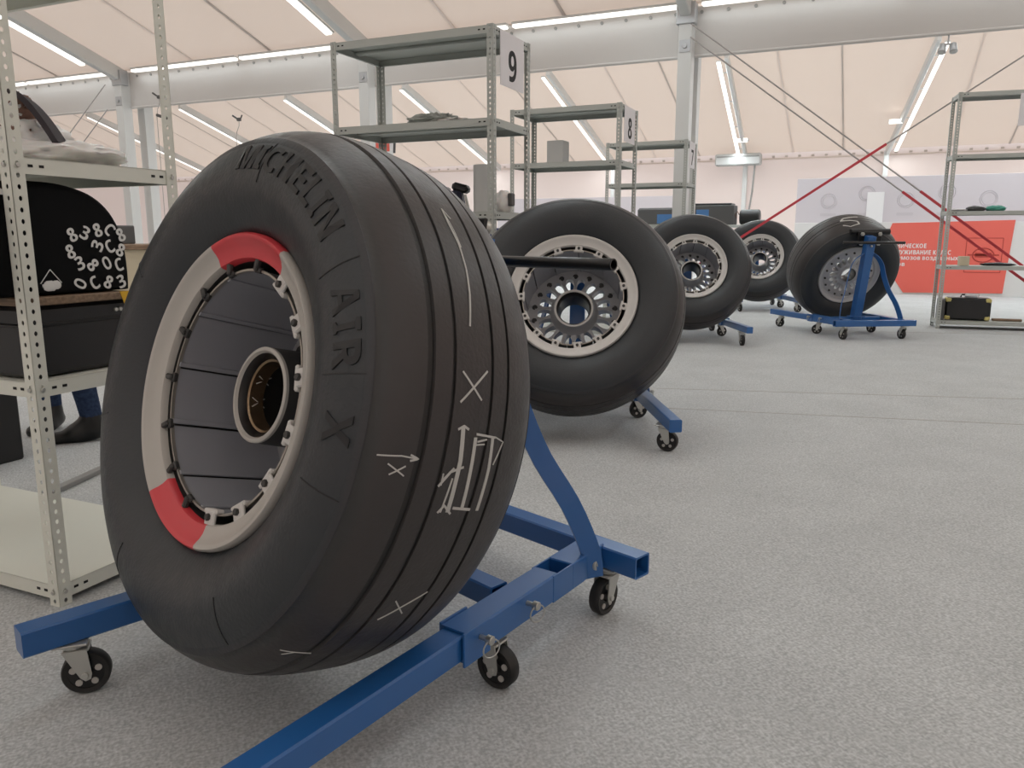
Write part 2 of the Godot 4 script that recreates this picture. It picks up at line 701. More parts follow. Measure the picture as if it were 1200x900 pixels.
func letter_tris(s: String) -> PackedVector3Array:     # triangles, counter-clockwise from outside
	var t := TextMesh.new()
	t.text = s
	t.font = font_bold
	t.font_size = 32
	t.depth = 0.02
	t.pixel_size = 0.01
	t.curve_step = 1.0
	var out := PackedVector3Array()
	for k in t.get_surface_count():
		var a := t.surface_get_arrays(k)
		var vv: PackedVector3Array = a[Mesh.ARRAY_VERTEX]
		var ii = a[Mesh.ARRAY_INDEX]
		if ii == null or ii.size() == 0:
			ii = PackedInt32Array(range(vv.size()))
		for j in range(0, ii.size(), 3):
			out.append(vv[ii[j]])
			out.append(vv[ii[j + 2]])
			out.append(vv[ii[j + 1]])
	return out


# flat lettering; x0..x1 and y0..y1 in the frame given, standing proud by t
func flat_text(s: String, fr: Transform3D, x0: float, y0: float, height: float, t: float, width := 0.0, bold := true) -> MB:
	var mb := MB.new()
	mb.xf = fr
	var tris := letter_tris(s)
	var box := AABB(tris[0], Vector3.ZERO)
	for p in tris:
		box = box.expand(p)
	var k := height / box.size.y
	var kx := k if width == 0.0 else width / box.size.x
	for i in range(0, tris.size(), 3):
		var q := []
		for j in 3:
			var p: Vector3 = tris[i + j] - box.position
			q.append(Vector3(x0 + p.x * kx, y0 + p.y * k, p.z / box.size.z * t))
		mb.tri(q[0], q[1], q[2])
	return mb


# a chalk stroke on the tread: points of (angle in degrees, z)
func chalk(mb: MB, pts: Array, w: float) -> void:
	var fine := []
	for i in pts.size() - 1:
		for k in 6:
			fine.append(pts[i].lerp(pts[i + 1], k / 6.0))
	fine.append(pts[-1])
	var path := []
	var side := []
	for i in fine.size():
		var q: Vector2 = fine[i]
		var a := deg_to_rad(q.x)
		var r := tyre_r(q.y) + 0.0008
		path.append(Vector3(r * cos(a), r * sin(a), q.y))
	for i in fine.size():
		var d: Vector3 = path[mini(i + 1, fine.size() - 1)] - path[maxi(i - 1, 0)]
		var a := deg_to_rad(fine[i].x)
		side.append(d.cross(Vector3(cos(a), sin(a), 0)))
	mb.strap(path, side, w * 0.8, 0.0012)


func web_mesh(nsec: int, r0: float, r1: float, hr: float, ha: float, hb: float, zf: Callable, zb: Callable) -> MB:
	var mb := MB.new()
	var rim := []
	for s in 4:
		for k in 6:
			var t := -1.0 + 2.0 * k / 6.0
			rim.append([Vector2(1, t), Vector2(-t, 1), Vector2(-1, -t), Vector2(t, -1)][s])
	var da := PI / nsec
	for sec in nsec:
		var ac := TAU * sec / nsec
		var o := []
		var h := []
		for q in rim:
			o.append(Vector2(lerpf(r0, r1, (q.x + 1.0) / 2.0), ac + q.y * da))
			var u: Vector2 = q.normalized()
			h.append(Vector2(hr + ha * u.x, ac + hb * u.y / hr))
		for i in rim.size():
			var j := (i + 1) % rim.size()
			var f := func(p: Vector2, front: bool) -> Vector3:
				return Vector3(p.x * cos(p.y), p.x * sin(p.y), (zf if front else zb).call(p.x))
			mb.quad(f.call(h[i], true), f.call(o[i], true), f.call(o[j], true), f.call(h[j], true))
			mb.quad(f.call(h[j], false), f.call(o[j], false), f.call(o[i], false), f.call(h[i], false))
			mb.quad(f.call(h[i], false), f.call(h[i], true), f.call(h[j], true), f.call(h[j], false))
	return mb


# an aircraft wheel about the z axis, its brake side towards +z
func make_wheel(label: String, at: Vector3, yaw: float, tilt: float, first: bool, hub_z: float) -> Node3D:
	var w := thing("aircraft_wheel", label, "wheel", at, 0.0, "aircraft wheels resting on blue dollies")
	w.rotation = Vector3(-tilt, yaw, 0)
	if not cache.has("tyre"):
		cache.tyre = joined(tyre_mesh(), M.rubber)
	var tyre := obj("tire", cache.tyre, null, w)
	if first:
		var word := "MICHELIN"
		var widths := [1.25, 0.55, 1.0, 1.05, 0.9, 0.8, 0.55, 1.1]
		var total := 0.0
		for x in widths:
			total += x
		var a := 92.5
		var each := 52.0 / total
		for i in word.length():
			obj("raised_letter", sidewall_letter(word[i], a, a - (widths[i] - 0.16) * each, 0.440, 0.491), M.letter_rubber, tyre)
			a -= widths[i] * each
		for q in [["A", 28.6, 22.4], ["I", 20.9, 18.3], ["R", 16.6, 10.8], ["X", 2.2, -4.2]]:
			obj("raised_letter", sidewall_letter(q[0], q[1], q[2], 0.440, 0.491), M.letter_rubber, tyre)
		var marks := {
			"chalk_arrow": [[0.0045, [46.5, 0.022, 42.5, 0.023, 37.4, 0.017, 31.8, 0.017, 26.9, 0.021, 20.6, 0.030]], [0.0035, [46.5, 0.022, 44.2, 0.010]], [0.003, [46.0, 0.023, 41.0, 0.016, 37.0, 0.0135]]],
			"chalk_cross": [[0.0045, [12.3, 0.048, 7.9, 0.0]], [0.0045, [13.2, -0.011, 7.0, 0.049]]],
			"chalk_number": [[0.011, [3.0, 0.036, -2.9, 0.028, -6.6, 0.027, -12.1, 0.024]], [0.005, [2.4, 0.046, 3.1, 0.034, 2.6, 0.022]], [0.005, [-7.6, 0.062, -4.9, 0.043, -3.9, 0.017]],
				[0.004, [-6.6, 0.058, -4.2, 0.038]], [0.005, [-12.3, 0.046, -10.9, 0.036, -12.4, 0.016]], [0.003, [-5.3, 0.058, -7.4, 0.057]], [0.004, [-6.0, 0.036, -12.2, 0.040]],
				[0.009, [1.4, 0.003, -4.2, -0.001, -11.6, -0.007]], [0.008, [1.9, -0.040, -4.0, -0.046, -11.7, -0.047]], [0.005, [2.0, 0.002, 1.8, -0.047]], [0.004, [0.7, -0.003, 1.3, -0.026]],
				[0.003, [1.9, -0.047, 1.2, -0.071, -3.1, -0.055]], [0.006, [-11.3, 0.015, -11.5, -0.028]], [0.003, [0.1, 0.001, 0.4, -0.022]]],
			"chalk_pointer": [[0.003, [-3.9, 0.174, -3.3, 0.140, -3.4, 0.112]], [0.004, [-2.9, 0.126, -3.4, 0.112, -3.9, 0.125]], [0.003, [-5.0, 0.157, -6.6, 0.129]], [0.003, [-4.9, 0.130, -6.8, 0.152]]],
			"chalk_plus": [[0.0035, [-36.1, 0.047, -32.8, 0.015, -29.2, -0.024]], [0.0035, [-31.1, 0.038, -34.7, 0.001]]],
			"chalk_tick": [[0.003, [-50.2, 0.156, -49.0, 0.128, -48.4, 0.108]], [0.003, [-51.4, 0.147, -49.3, 0.134]]],
		}
		for k in marks:
			var mb := MB.new()
			for s in marks[k]:
				var pts := []
				for i in range(0, s[1].size(), 2):
					pts.append(Vector2(s[1][i], s[1][i + 1]))
				chalk(mb, pts, s[0])
			tag(obj(k, mb, M.chalk, tyre), "white chalk mark on the tread")
		# fine moulding ribs across the sidewall
		for a2 in [80.0, 33.5, 10.0, -14.0, -60.0, -118.0, 150.0, 196.0]:
			var mb := MB.new()
			var path := []
			var sd := []
			for k in 7:
				var r := 0.415 + k * 0.016
				var b := deg_to_rad(a2)
				path.append(Vector3(r * cos(b), r * sin(b), tyre_z(r) + 0.0004))
				sd.append(Vector3(-sin(b), cos(b), 0))
			mb.strap(path, sd, 0.0022, 0.0016)
			obj("mould_rib", mb, M.letter_rubber, tyre)
	# rim flanges
	var flange := [Vector2(0.315, 0.150), Vector2(0.3205, 0.160), Vector2(0.3235, 0.172), Vector2(0.3225, 0.182), Vector2(0.318, 0.1870), Vector2(0.3125, 0.1865), Vector2(0.308, 0.183), Vector2(0.300, 0.176), Vector2(0.290, 0.170), Vector2(0.280, 0.167), Vector2(0.274, 0.1655), Vector2(0.2715, 0.161), Vector2(0.270, 0.149)]
	if first:
		var mb := MB.new()
		for s in [[-83.0, 62.0], [114.0, 233.0]]:
			mb.lathe(flange, 64, deg_to_rad(s[0]), deg_to_rad(s[1]))
		var fl := obj("rim_flange", mb, M.rim_paint_worn, w)
		for s in [[62.0, 114.0], [233.0, 277.0]]:
			var r := MB.new()
			r.lathe(flange, 32, deg_to_rad(s[0]), deg_to_rad(s[1]))
			tag(obj("painted_section", r, M.rim_red, fl), "red painted stretch of the rim")
	else:
		if not cache.has("flange"):
			var mb := MB.new()
			mb.lathe(flange, 96)
			cache.flange = joined(mb, M.rim_paint)
		obj("rim_flange", cache.flange, null, w)
	if not cache.has("back_flange"):
		var mb := MB.new()
		var b := []
		for p in flange:
			b.append(Vector2(p.x, -p.y))
		b.reverse()
		b[0] = Vector2(0.266, -0.150)
		b.append(Vector2(0.314, -0.10))
		mb.lathe(b, 96)
		cache.back_flange = joined(mb, M.web_paint)
		var d := MB.new()
		d.lathe([Vector2(0.270, 0.150), Vector2(0.266, -0.12), Vector2(0.235, -0.145)], 72)
		d.lathe([Vector2(0.275, -0.14), Vector2(0.312, -0.11), Vector2(0.312, 0.11), Vector2(0.282, 0.145)], 72)
		cache.drum = joined(d, M.rim_dark)
		var p := MB.new()
		var h := deg_to_rad(14.15)
		p.lathe([Vector2(0.250, 0.150), Vector2(0.250, -0.118)], 8, -h, h)
		p.lathe([Vector2(0.253, -0.118), Vector2(0.253, 0.150), Vector2(0.250, 0.150)], 8, -h, h)
		for s in [0.955]:
			p.xf = Transform3D(Basis(Vector3(0, 0, 1), h * s), Vector3.ZERO)
			p.box(Vector3(0.2485, 0, 0.016), Vector3(0.005, 0.011, 0.266), 0.001)
		cache.shield = joined(p, M.heat_shield)
		var l := MB.new()
		l.box(Vector3(0.261, 0, 0.157), Vector3(0.034, 0.036, 0.009), 0.003)
		l.box(Vector3(0.245, 0, 0.151), Vector3(0.010, 0.050, 0.020), 0.003)
		var cp := MB.new()
		cp.box(Vector3(0.262, 0, 0.158), Vector3(0.026, 0.013, 0.012), 0.003)
		cp.box(Vector3(0.252, 0, 0.152), Vector3(0.012, 0.022, 0.012), 0.003)
		cache.clip = joined(cp, M.rim_dark)
		cache.lug = joined(l, M.rim_paint)
		var bo := MB.new()
		bo.cyl(Vector3(0.257, 0, 0.160), Vector3(0.257, 0, 0.168), 0.0075, -1, 6, 0.001)
		cache.lug_bolt = joined(bo, M.rim_dark)
		var sl := MB.new()
		sl.lathe([Vector2(0.254, 0.145), Vector2(0.254, 0.1525), Vector2(0.2492, 0.1525), Vector2(0.2492, 0.145)], 72)
		cache.shield_edge = joined(sl, M.hub_metal)
		var zf := func(r: float) -> float: return lerpf(-0.075, -0.118, clampf((r - 0.115) / 0.11, 0.0, 1.0))
		var zb := func(r: float) -> float: return -0.150
		cache.web = joined(web_mesh(18, 0.088, 0.266, 0.160, 0.041, 0.021, zf, zb), M.web_paint)
		var nb := MB.new()
		for k in 18:
			var a := TAU * (k + 0.5) / 18
			var c := Vector3(0.214 * cos(a), 0.214 * sin(a), 0)
			nb.cyl(c + Vector3(0, 0, -0.118), c + Vector3(0, 0, -0.108), 0.0155, -1, 10, 0.002)
			c *= 0.243 / 0.214
			nb.cyl(c + Vector3(0, 0, -0.163), c + Vector3(0, 0, -0.148), 0.011, -1, 6, 0.002)
		cache.tie_bolts = joined(nb, M.rim_dark)
	obj("rim_flange", cache.back_flange, null, w)
	obj("drum", cache.drum, null, w)
	for k in 12:
		obj("heat_shield_panel", cache.shield, null, w).rotation.z = deg_to_rad(160.0 + 30.0 * k)
	obj("shield_edge_ring", cache.shield_edge, null, w)
	for k in 15:
		var ang := 12.8 + 24.0 * k
		var small := first and ang > 70.0 and ang < 260.0
		var lg := obj("retaining_clip" if small else "drive_lug", cache.clip if small else cache.lug, null, w)
		lg.rotation.z = deg_to_rad(ang)
		if not small:
			obj("bolt", cache.lug_bolt, null, lg)
	obj("spoked_web", cache.web, null, w)
	tag(obj("tie_bolts", cache.tie_bolts, null, w), "", "", "", "stuff")
	# hub
	var hb := MB.new()
	hb.lathe([Vector2(0.128, -0.082), Vector2(0.112, -0.062), Vector2(0.107, minf(-0.03, hub_z - 0.03)), Vector2(0.1025, hub_z - 0.008)], 56)
	hb.lathe([Vector2(0.076, -0.168), Vector2(0.090, -0.166), Vector2(0.094, -0.15)], 56)
	var hub := obj("hub", hb, M.web_paint if not first else M.rim_dark, w)
	var hr := MB.new()
	hr.lathe([Vector2(0.1025, hub_z - 0.008), Vector2(0.1022, hub_z - 0.002), Vector2(0.0995, hub_z), Vector2(0.094, hub_z), Vector2(0.090, hub_z - 0.006)], 56)
	obj("hub_lip", hr, M.rim_paint_worn if first else M.rim_paint, hub)
	var bb := MB.new()
	bb.lathe([Vector2(0.090, hub_z - 0.006), Vector2(0.081, hub_z - 0.02), Vector2(0.079, hub_z - 0.05)], 48)
	bb.lathe([Vector2(0.079, hub_z - 0.05), Vector2(0.074, hub_z - 0.085), Vector2(0.074, -0.15), Vector2(0.076, -0.168)], 48)
	obj("bore", bb, M.bore, hub)
	var br := MB.new()
	br.lathe([Vector2(0.079, hub_z - 0.022), Vector2(0.074, hub_z - 0.024), Vector2(0.069, hub_z - 0.055), Vector2(0.074, hub_z - 0.057)], 48)
	if first:
		obj("bearing_race", br, M.brass, hub)
	if first:
		var cm := MB.new()
		for s in [[[150.0, 0.012], [165.0, 0.042]], [[165.0, 0.012], [150.0, 0.042]], [[190.0, 0.010], [206.0, 0.040]], [[206.0, 0.010], [190.0, 0.040]]]:
			var q := []
			for e in s:
				var a := deg_to_rad(e[0])
				q.append(Vector3(0.0725 * cos(a), 0.0725 * sin(a), hub_z - 0.02 - e[1]))
			cm.tube(q, 0.0012, 5)
		obj("chalk_cross", cm, M.chalk, hub)
	return w


# ---------------------------------------------------------------- the blue dolly
func castor_meshes() -> void:
	var f := MB.new()                                   # zinc fork, its plate under the beam at y = 0.13
	f.box(Vector3(0, 0.1275, 0), Vector3(0.075, 0.005, 0.068), 0.001)
	f.cyl(Vector3(0, 0.112, 0), Vector3(0, 0.126, 0), 0.026, -1, 18, 0.002)
	f.box(Vector3(0, 0.108, 0.008), Vector3(0.048, 0.006, 0.052), 0.002)
	for s in [-1.0, 1.0]:
		var keep := f.xf
		f.xf = Transform3D(Basis(Vector3(0, 0, -1), Vector3(0, 1, 0), Vector3(1, 0, 0)), Vector3(s * 0.0235, 0, 0))
		f.prism(PackedVector2Array([Vector2(-0.030, 0.110), Vector2(0.020, 0.110), Vector2(-0.012, 0.045), Vector2(-0.022, 0.036), Vector2(-0.033, 0.040), Vector2(-0.036, 0.052)]), -0.0015, 0.0015)
		f.xf = keep
		f.cyl(Vector3(s * 0.024, 0.05, 0.022), Vector3(s * 0.0305, 0.05, 0.022), 0.008, -1, 8, 0.001)
	cache.fork = joined(f, M.zinc)
	var t := MB.new()
	var h := MB.new()
	var d := MB.new()
	var bas := Basis(Vector3(0, 0, -1), Vector3(0, 1, 0), Vector3(1, 0, 0))
	for m in [t, h, d]:
		m.xf = Transform3D(bas, Vector3(0, 0.05, 0.022))
	t.lathe([Vector2(0.037, -0.013), Vector2(0.047, -0.0155), Vector2(0.050, -0.011), Vector2(0.050, 0.011), Vector2(0.047, 0.0155), Vector2(0.037, 0.013)], 36)
	h.lathe([Vector2(0, -0.0165), Vector2(0.012, -0.0165), Vector2(0.014, -0.011), Vector2(0.037, -0.011), Vector2(0.037, 0.011), Vector2(0.014, 0.011), Vector2(0.012, 0.0165), Vector2(0, 0.0165)], 24)
	for k in 5:
		var a := TAU * k / 5 + 0.3
		var c := Vector3(cos(a), sin(a), 0) * 0.027
		d.cyl(c - Vector3(0, 0, 0.0135), c + Vector3(0, 0, 0.0135), 0.0075, -1, 10)
	cache.castor_wheel = joined([[t, M.castor_tyre], [h, M.black_plastic], [d, M.castor_dot]])


func make_dolly(label: String, at: Vector3, yaw: float, bar_shift: float, bar_z: float, turns: Array) -> Node3D:
	var s := thing("wheel_dolly", label, "dolly", at, yaw, "blue dollies carrying aircraft wheels")
	var Y := 0.16                                         # middle of the beams; tops at 0.19
	if not cache.has("dolly"):
		castor_meshes()
		var m := MB.new()
		m.sqtube(Vector3(-0.41, Y, -0.74), Vector3(0.41, Y, -0.74), 0.06, 0.06, 0.005)
		cache.crossbeam = joined(m, M.blue_paint)
		m = MB.new()
		m.sqtube(Vector3(-0.285, Y, -0.71), Vector3(-0.285, Y, 0.51), 0.058, 0.058, 0.005, Vector3.UP, false, false)
		m.sqtube(Vector3(-0.285, Y, -0.71), Vector3(-0.285, Y, -0.16), 0.069, 0.069, 0.005, Vector3.UP, true, true)
		cache.leg_straight = joined(m, M.blue_paint)
		m = MB.new()
		var p0 := Vector3(0.262, Y, -0.71)
		var dir := Vector3(sin(0.18), 0, cos(0.18))
		m.sqtube(p0 + dir * 0.225, p0 + dir * 1.30, 0.058, 0.058, 0.005, Vector3.UP, false, false)
		cache.leg_inner = joined(m, M.blue_paint)
		m = MB.new()
		m.sqtube(p0 + dir * 0.225, p0 + dir * 0.585, 0.070, 0.070, 0.005)
		m.box(p0 + dir * 0.075, Vector3(0.074, 0.070, 0.165), 0.003, Basis(Vector3.UP, 0.18))
		m.box(p0 + dir * 0.16 + Vector3(0, -0.031, 0), Vector3(0.070, 0.006, 0.14), 0.002, Basis(Vector3.UP, 0.18))
		for e in [-1.0, 1.0]:
			m.box(p0 + dir * 0.165 + Vector3(e * 0.0345, 0, 0), Vector3(0.005, 0.069, 0.15), 0.001, Basis(Vector3.UP, 0.18))
			m.box(p0 + dir * 0.545 + Vector3(e * 0.037, 0.0, 0), Vector3(0.006, 0.075, 0.09), 0.001, Basis(Vector3.UP, 0.18))
		cache.leg_sleeve = joined(m, M.blue_paint)
		m = MB.new()
		m.sqtube(Vector3(-0.28, Y, -0.36), Vector3(0.27, Y, -0.36), 0.055, 0.055, 0.005)
		cache.pole_beam = joined(m, M.blue_paint)
		m = MB.new()
		m.sqtube(Vector3(0, 0.17, -0.362), Vector3(0, 1.00, -0.530), 0.085, 0.085, 0.006, Vector3(0, 0, -1), true, false)
		m.box(Vector3(0, 0.192, -0.365), Vector3(0.15, 0.008, 0.10), 0.002)
		cache.pole = joined(m, M.blue_paint)
		for sg in [-1.0, 1.0]:
			m = MB.new()
			var path := []
			var sd := []
			var pts := [Vector3(0.318, 0.128, -0.655), Vector3(0.314, 0.20, -0.645), Vector3(0.283, 0.33, -0.600), Vector3(0.228, 0.46, -0.545), Vector3(0.186, 0.60, -0.508), Vector3(0.155, 0.72, -0.500), Vector3(0.105, 0.79, -0.503), Vector3(0.045, 0.83, -0.510)]
			for k in 25:
				var t := k / 24.0 * (pts.size() - 1)
				var i := mini(int(t), pts.size() - 2)
				var a: Vector3 = pts[maxi(i - 1, 0)]
				var p: Vector3 = pts[i].cubic_interpolate(pts[i + 1], a, pts[mini(i + 2, pts.size() - 1)], t - i)
				p.x *= sg
				path.append(p)
				sd.append(Vector3(0.45 * sg, 0, -0.9))
			m.strap(path, sd, 0.052, 0.008)
			cache["brace%d" % int(sg)] = joined(m, M.blue_paint)
		m = MB.new()                                      # backrest: black plate and rubber-covered bar
		m.box(Vector3(-0.02, 0.975, -0.473), Vector3(0.24, 0.14, 0.012), 0.003, Basis(Vector3.RIGHT, -0.2))
		cache.back_plate = joined(m, M.black_plastic)
		m = MB.new()
		for x in [-0.11, 0.07]:
			for y in [0.928, 1.022]:
				m.cyl(Vector3(x, y, -0.476 - (y - 0.93) * 0.2), Vector3(x, y - 0.003, -0.497 - (y - 0.93) * 0.2), 0.019, -1, 6, 0.002)
		m.cyl(Vector3(0.0, 0.90, -0.555), Vector3(0.0, 0.905, -0.57), 0.011, -1, 6, 0.002)
		cache.plate_bolts = joined(m, M.steel)
		m = MB.new()
		m.cyl(Vector3(0, 0, 0), Vector3(0, 0, 0.022), 0.006, -1, 8, 0.001)
		m.cyl(Vector3(0, 0, 0.018), Vector3(0, 0, 0.034), 0.0105, -1, 10, 0.002)
		var ring := []
		for k in 20:
			ring.append(Vector3(0.020 * sin(TAU * k / 20), -0.018 + 0.020 * cos(TAU * k / 20), 0.030 + 0.006 * sin(TAU * k / 20)))
		m.tube(ring, 0.0018, 6, true)
		cache.pin = joined(m, M.steel)
		m = MB.new()
		m.cyl(Vector3.ZERO, Vector3(0, 0, 0.007), 0.0135, -1, 14, 0.001)
		m.box(Vector3(0, 0, 0.0075), Vector3(0.003, 0.02, 0.003), 0.0, Basis(Vector3(0, 0, 1), 0.5))
		cache.bolt = joined(m, M.zinc)
		cache.dolly = true
	obj("crossbeam", cache.crossbeam, null, s)
	obj("leg", cache.leg_straight, null, s)
	var leg := obj("leg", cache.leg_inner, null, s)
	obj("sleeve", cache.leg_sleeve, null, leg)
	obj("pole_beam", cache.pole_beam, null, s)
	obj("pole", cache.pole, null, s)
	obj("brace", cache["brace1"], null, s)
	obj("brace", cache["brace-1"], null, s)
	var pl := obj("backrest_plate", cache.back_plate, null, s)
	obj("bolts", cache.plate_bolts, null, pl)
	var rb := MB.new()                                    # the roller that the tyre leans on
	rb.cyl(Vector3(-0.27, 1.045, bar_z), Vector3(0.14, 1.045, bar_z), 0.030, -1, 18, 0.004)
	rb.box(Vector3(0, 1.030, (bar_z - 0.478) / 2.0), Vector3(0.16, 0.03, absf(bar_z + 0.478)), 0.002)
	obj("backrest_bar", rb, M.black_plastic, s)
	var hd := MB.new()                                    # sliding black tube through the pole head
	var x0 := -0.36 + bar_shift
	var x1 := 0.27 + bar_shift
	var hx := Transform3D(Basis(Vector3(0, 0, -1), Vector3(0, 1, 0), Vector3(1, 0, 0)), Vector3(x0, 0.937, -0.578))
	hd.xf = hx
	var L := x1 - x0
	hd.lathe([Vector2(0.0105, L), Vector2(0.0105, 0), Vector2(0.0135, 0), Vector2(0.0140, 0.0006), Vector2(0.0140, L - 0.0006), Vector2(0.0135, L), Vector2(0.0105, L)], 20)
	obj("handle_tube", hd, M.black_pipe, s)
	var places := [[0.30, -0.74], [-0.30, -0.74], [0.335, -0.27], [0.452, 0.40], [-0.285, 0.41], [-0.285, -0.20]]
	for k in places.size():
		var c := obj("castor", cache.fork, null, s)
		c.position = Vector3(places[k][0], 0, places[k][1])
		c.rotation.y = turns[k]
		obj("castor_wheel", cache.castor_wheel, null, c)
	var side := Vector3(cos(0.18), 0, -sin(0.18))
	var fwd := Vector3(sin(0.18), 0, cos(0.18))
	for q in [[0.545, 0.040, "pin"], [0.36, 0.034, "pin"], [0.06, 0.046, "bolt"]]:
		var p := obj(q[2], cache[q[2]], null, s)
		p.transform = Transform3D(Basis(-fwd, Vector3.UP, side), Vector3(0.262, Y + (0.012 if q[2] == "pin" else 0.0), -0.71) + fwd * q[0] + side * q[1])
	return s


# ---------------------------------------------------------------- shelving
func post_mesh(h: float, pitch: float) -> MB:            # an L of two perforated flanges, corner at the origin, arms along -x and -z
	var mb := MB.new()
	var t := 0.002
	for arm in 2:
		mb.xf = Transform3D(Basis(Vector3(-1, 0, 0), Vector3.UP, Vector3(0, 0, -1)) if arm == 0 else Basis(Vector3(0, 0, -1), Vector3.UP, Vector3(1, 0, 0)), Vector3(0, 0, 0) if arm == 0 else Vector3(-t, 0, 0))
		if arm == 0:
			mb.xf = Transform3D(Basis(Vector3(1, 0, 0), Vector3.UP, Vector3(0, 0, 1)), Vector3(-0.038, 0, -t))
		else:
			mb.xf = Transform3D(Basis(Vector3(0, 0, -1), Vector3.UP, Vector3(1, 0, 0)), Vector3(-t, 0, 0))
		var w := 0.038
		var nc := int(round(h / pitch))
		var ph := h / nc
		var hx := 0.0048
		var hy := 0.0062
		var cx := w * 0.5
		var hole := []
		for k in 8:
			var a := TAU * (k + 0.5) / 8
			hole.append(Vector2(cx + hx * cos(a) * 1.08, hy * sin(a) * 1.08))
		var sq := []
		for k in 8:
			var a := TAU * (k + 0.5) / 8
			var d := Vector2(cos(a), sin(a))
			d /= maxf(absf(d.x), absf(d.y))
			sq.append(Vector2(cx + d.x * w / 2, d.y * ph / 2))
		# corners of the cell are covered by four extra triangles
		for c in nc:
			var y := (c + 0.5) * ph
			for k in 8:
				var k2 := (k + 1) % 8
				var o := [sq[k], sq[k2], hole[k2], hole[k]]
				var q := []
				for p in o:
					q.append(Vector3(p.x, p.y + y, t))
				mb.quad(q[0], q[1], q[2], q[3])
				var b := []
				for p in o:
					b.append(Vector3(p.x, p.y + y, 0))
				mb.quad(b[3], b[2], b[1], b[0])
				mb.quad(b[3], q[3], q[2], b[2])
			for sx in [-1.0, 1.0]:
				for sy in [-1.0, 1.0]:
					var cn := Vector2(cx + sx * w / 2, sy * ph / 2)
					var a := Vector2(cn.x, sy * ph / 2 * tan(PI / 8))
					var b2 := Vector2(cx + sx * w / 2 * tan(PI / 8), cn.y)
					var q := [Vector3(a.x, a.y + y, t), Vector3(cn.x, cn.y + y, t), Vector3(b2.x, b2.y + y, t)]
					if sx * sy < 0:
						q.reverse()
					mb.tri(q[0], q[1], q[2])
					mb.tri(q[2] - Vector3(0, 0, t), q[1] - Vector3(0, 0, t), q[0] - Vector3(0, 0, t))
		mb.quad(Vector3(0, 0, 0), Vector3(0, 0, t), Vector3(0, h, t), Vector3(0, h, 0))
		mb.quad(Vector3(w, 0, t), Vector3(w, 0, 0), Vector3(w, h, 0), Vector3(w, h, t))
		mb.quad(Vector3(0, h, 0), Vector3(0, h, t), Vector3(w, h, t), Vector3(w, h, 0))
	return mb


# a unit whose right-hand front corner stands at the origin, running to -x by len and to -z by deep
func make_shelf(called: String, label: String, at: Vector3, ln: float, deep: float, h: float, levels: Array, paint: Material, number := "") -> Node3D:
	var s := thing(called, label, "shelving unit", at, 0.0, "boltless metal shelving units")
	var key := "post%d" % int(h * 100) + paint.resource_name
	if not cache.has(key):
		cache[key] = joined(post_mesh(h, 0.0285), paint)
	for q in [[0, 0, 0.0], [0, -deep, PI / 2], [-ln, -deep, PI], [-ln, 0, -PI / 2]]:
		var p := obj("post", cache[key], null, s)
		p.position = Vector3(q[0], 0, q[1])
		p.rotation.y = q[2]
	for y in levels:
		var m := MB.new()                                 # a tray folded from sheet: y is the top of the deck
		var x0 := -ln + 0.003
		var x1 := -0.003
		var z0 := -deep + 0.003
		var z1 := -0.003
		m.box(Vector3((x0 + x1) / 2, y - 0.001, (z0 + z1) / 2), Vector3(x1 - x0, 0.002, z1 - z0))
		for z in [z0 + 0.001, z1 - 0.001]:
			m.box(Vector3((x0 + x1) / 2, y - 0.021, z), Vector3(x1 - x0, 0.040, 0.002))
			m.box(Vector3((x0 + x1) / 2, y - 0.040, z + (0.008 if z < -deep / 2 else -0.008)), Vector3(x1 - x0 - 0.004, 0.002, 0.014))
		for x in [x0 + 0.001, x1 - 0.001]:
			m.box(Vector3(x, y - 0.021, (z0 + z1) / 2), Vector3(0.002, 0.040, z1 - z0 - 0.004))
			m.box(Vector3(x + (0.008 if x < -ln / 2 else -0.008), y - 0.040, (z0 + z1) / 2), Vector3(0.014, 0.002, z1 - z0 - 0.008))
		m.box(Vector3((x0 + x1) / 2, y - 0.011, (z0 + z1) / 2), Vector3(x1 - x0 - 0.006, 0.018, 0.05), 0.004)
		var sh := obj("shelf", m, paint, s)
		var b := MB.new()
		for cx in [-ln, 0.0]:
			for cz in [-deep, 0.0]:
				var ox := 1.0 if cx < -0.1 else -1.0
				var oz := 1.0 if cz < -0.1 else -1.0
				b.cyl(Vector3(cx + ox * 0.019, y - 0.02, cz - oz * 0.001), Vector3(cx + ox * 0.019, y - 0.02, cz - oz * 0.006), 0.006, -1, 8, 0.001)
				b.cyl(Vector3(cx - ox * 0.001, y - 0.02, cz + oz * 0.019), Vector3(cx - ox * 0.006, y - 0.02, cz + oz * 0.019), 0.006, -1, 8, 0.001)
		tag(obj("bolts", b, M.zinc, sh), "", "", "", "stuff")
		var sl := MB.new()
		for e in [0.055, 0.085]:
			for z in [-e, -deep + e]:
				sl.box(Vector3(-0.0025, y - 0.02, z), Vector3(0.0012, 0.007, 0.013))
			for x in [-e, -ln + e]:
				sl.box(Vector3(x, y - 0.02, -0.0025), Vector3(0.013, 0.007, 0.0012))
		tag(obj("slots", sl, M.ink, sh), "", "", "", "stuff")
	if number:
		var c := MB.new()
		c.box(Vector3(0.0045, h - 0.155, -deep * 0.47), Vector3(0.004, 0.29, deep * 0.62))
		var card := tag(obj("number_card", c, M.white_card, s), "white card with a black number")
		var fr := Transform3D(Basis(Vector3(0, 0, -1), Vector3.UP, Vector3(1, 0, 0)), Vector3(0.0066, h - 0.155, -deep * 0.47))
		obj("number", flat_text(number, fr, -0.055, -0.11, 0.17, 0.001), M.ink, card)
	return s


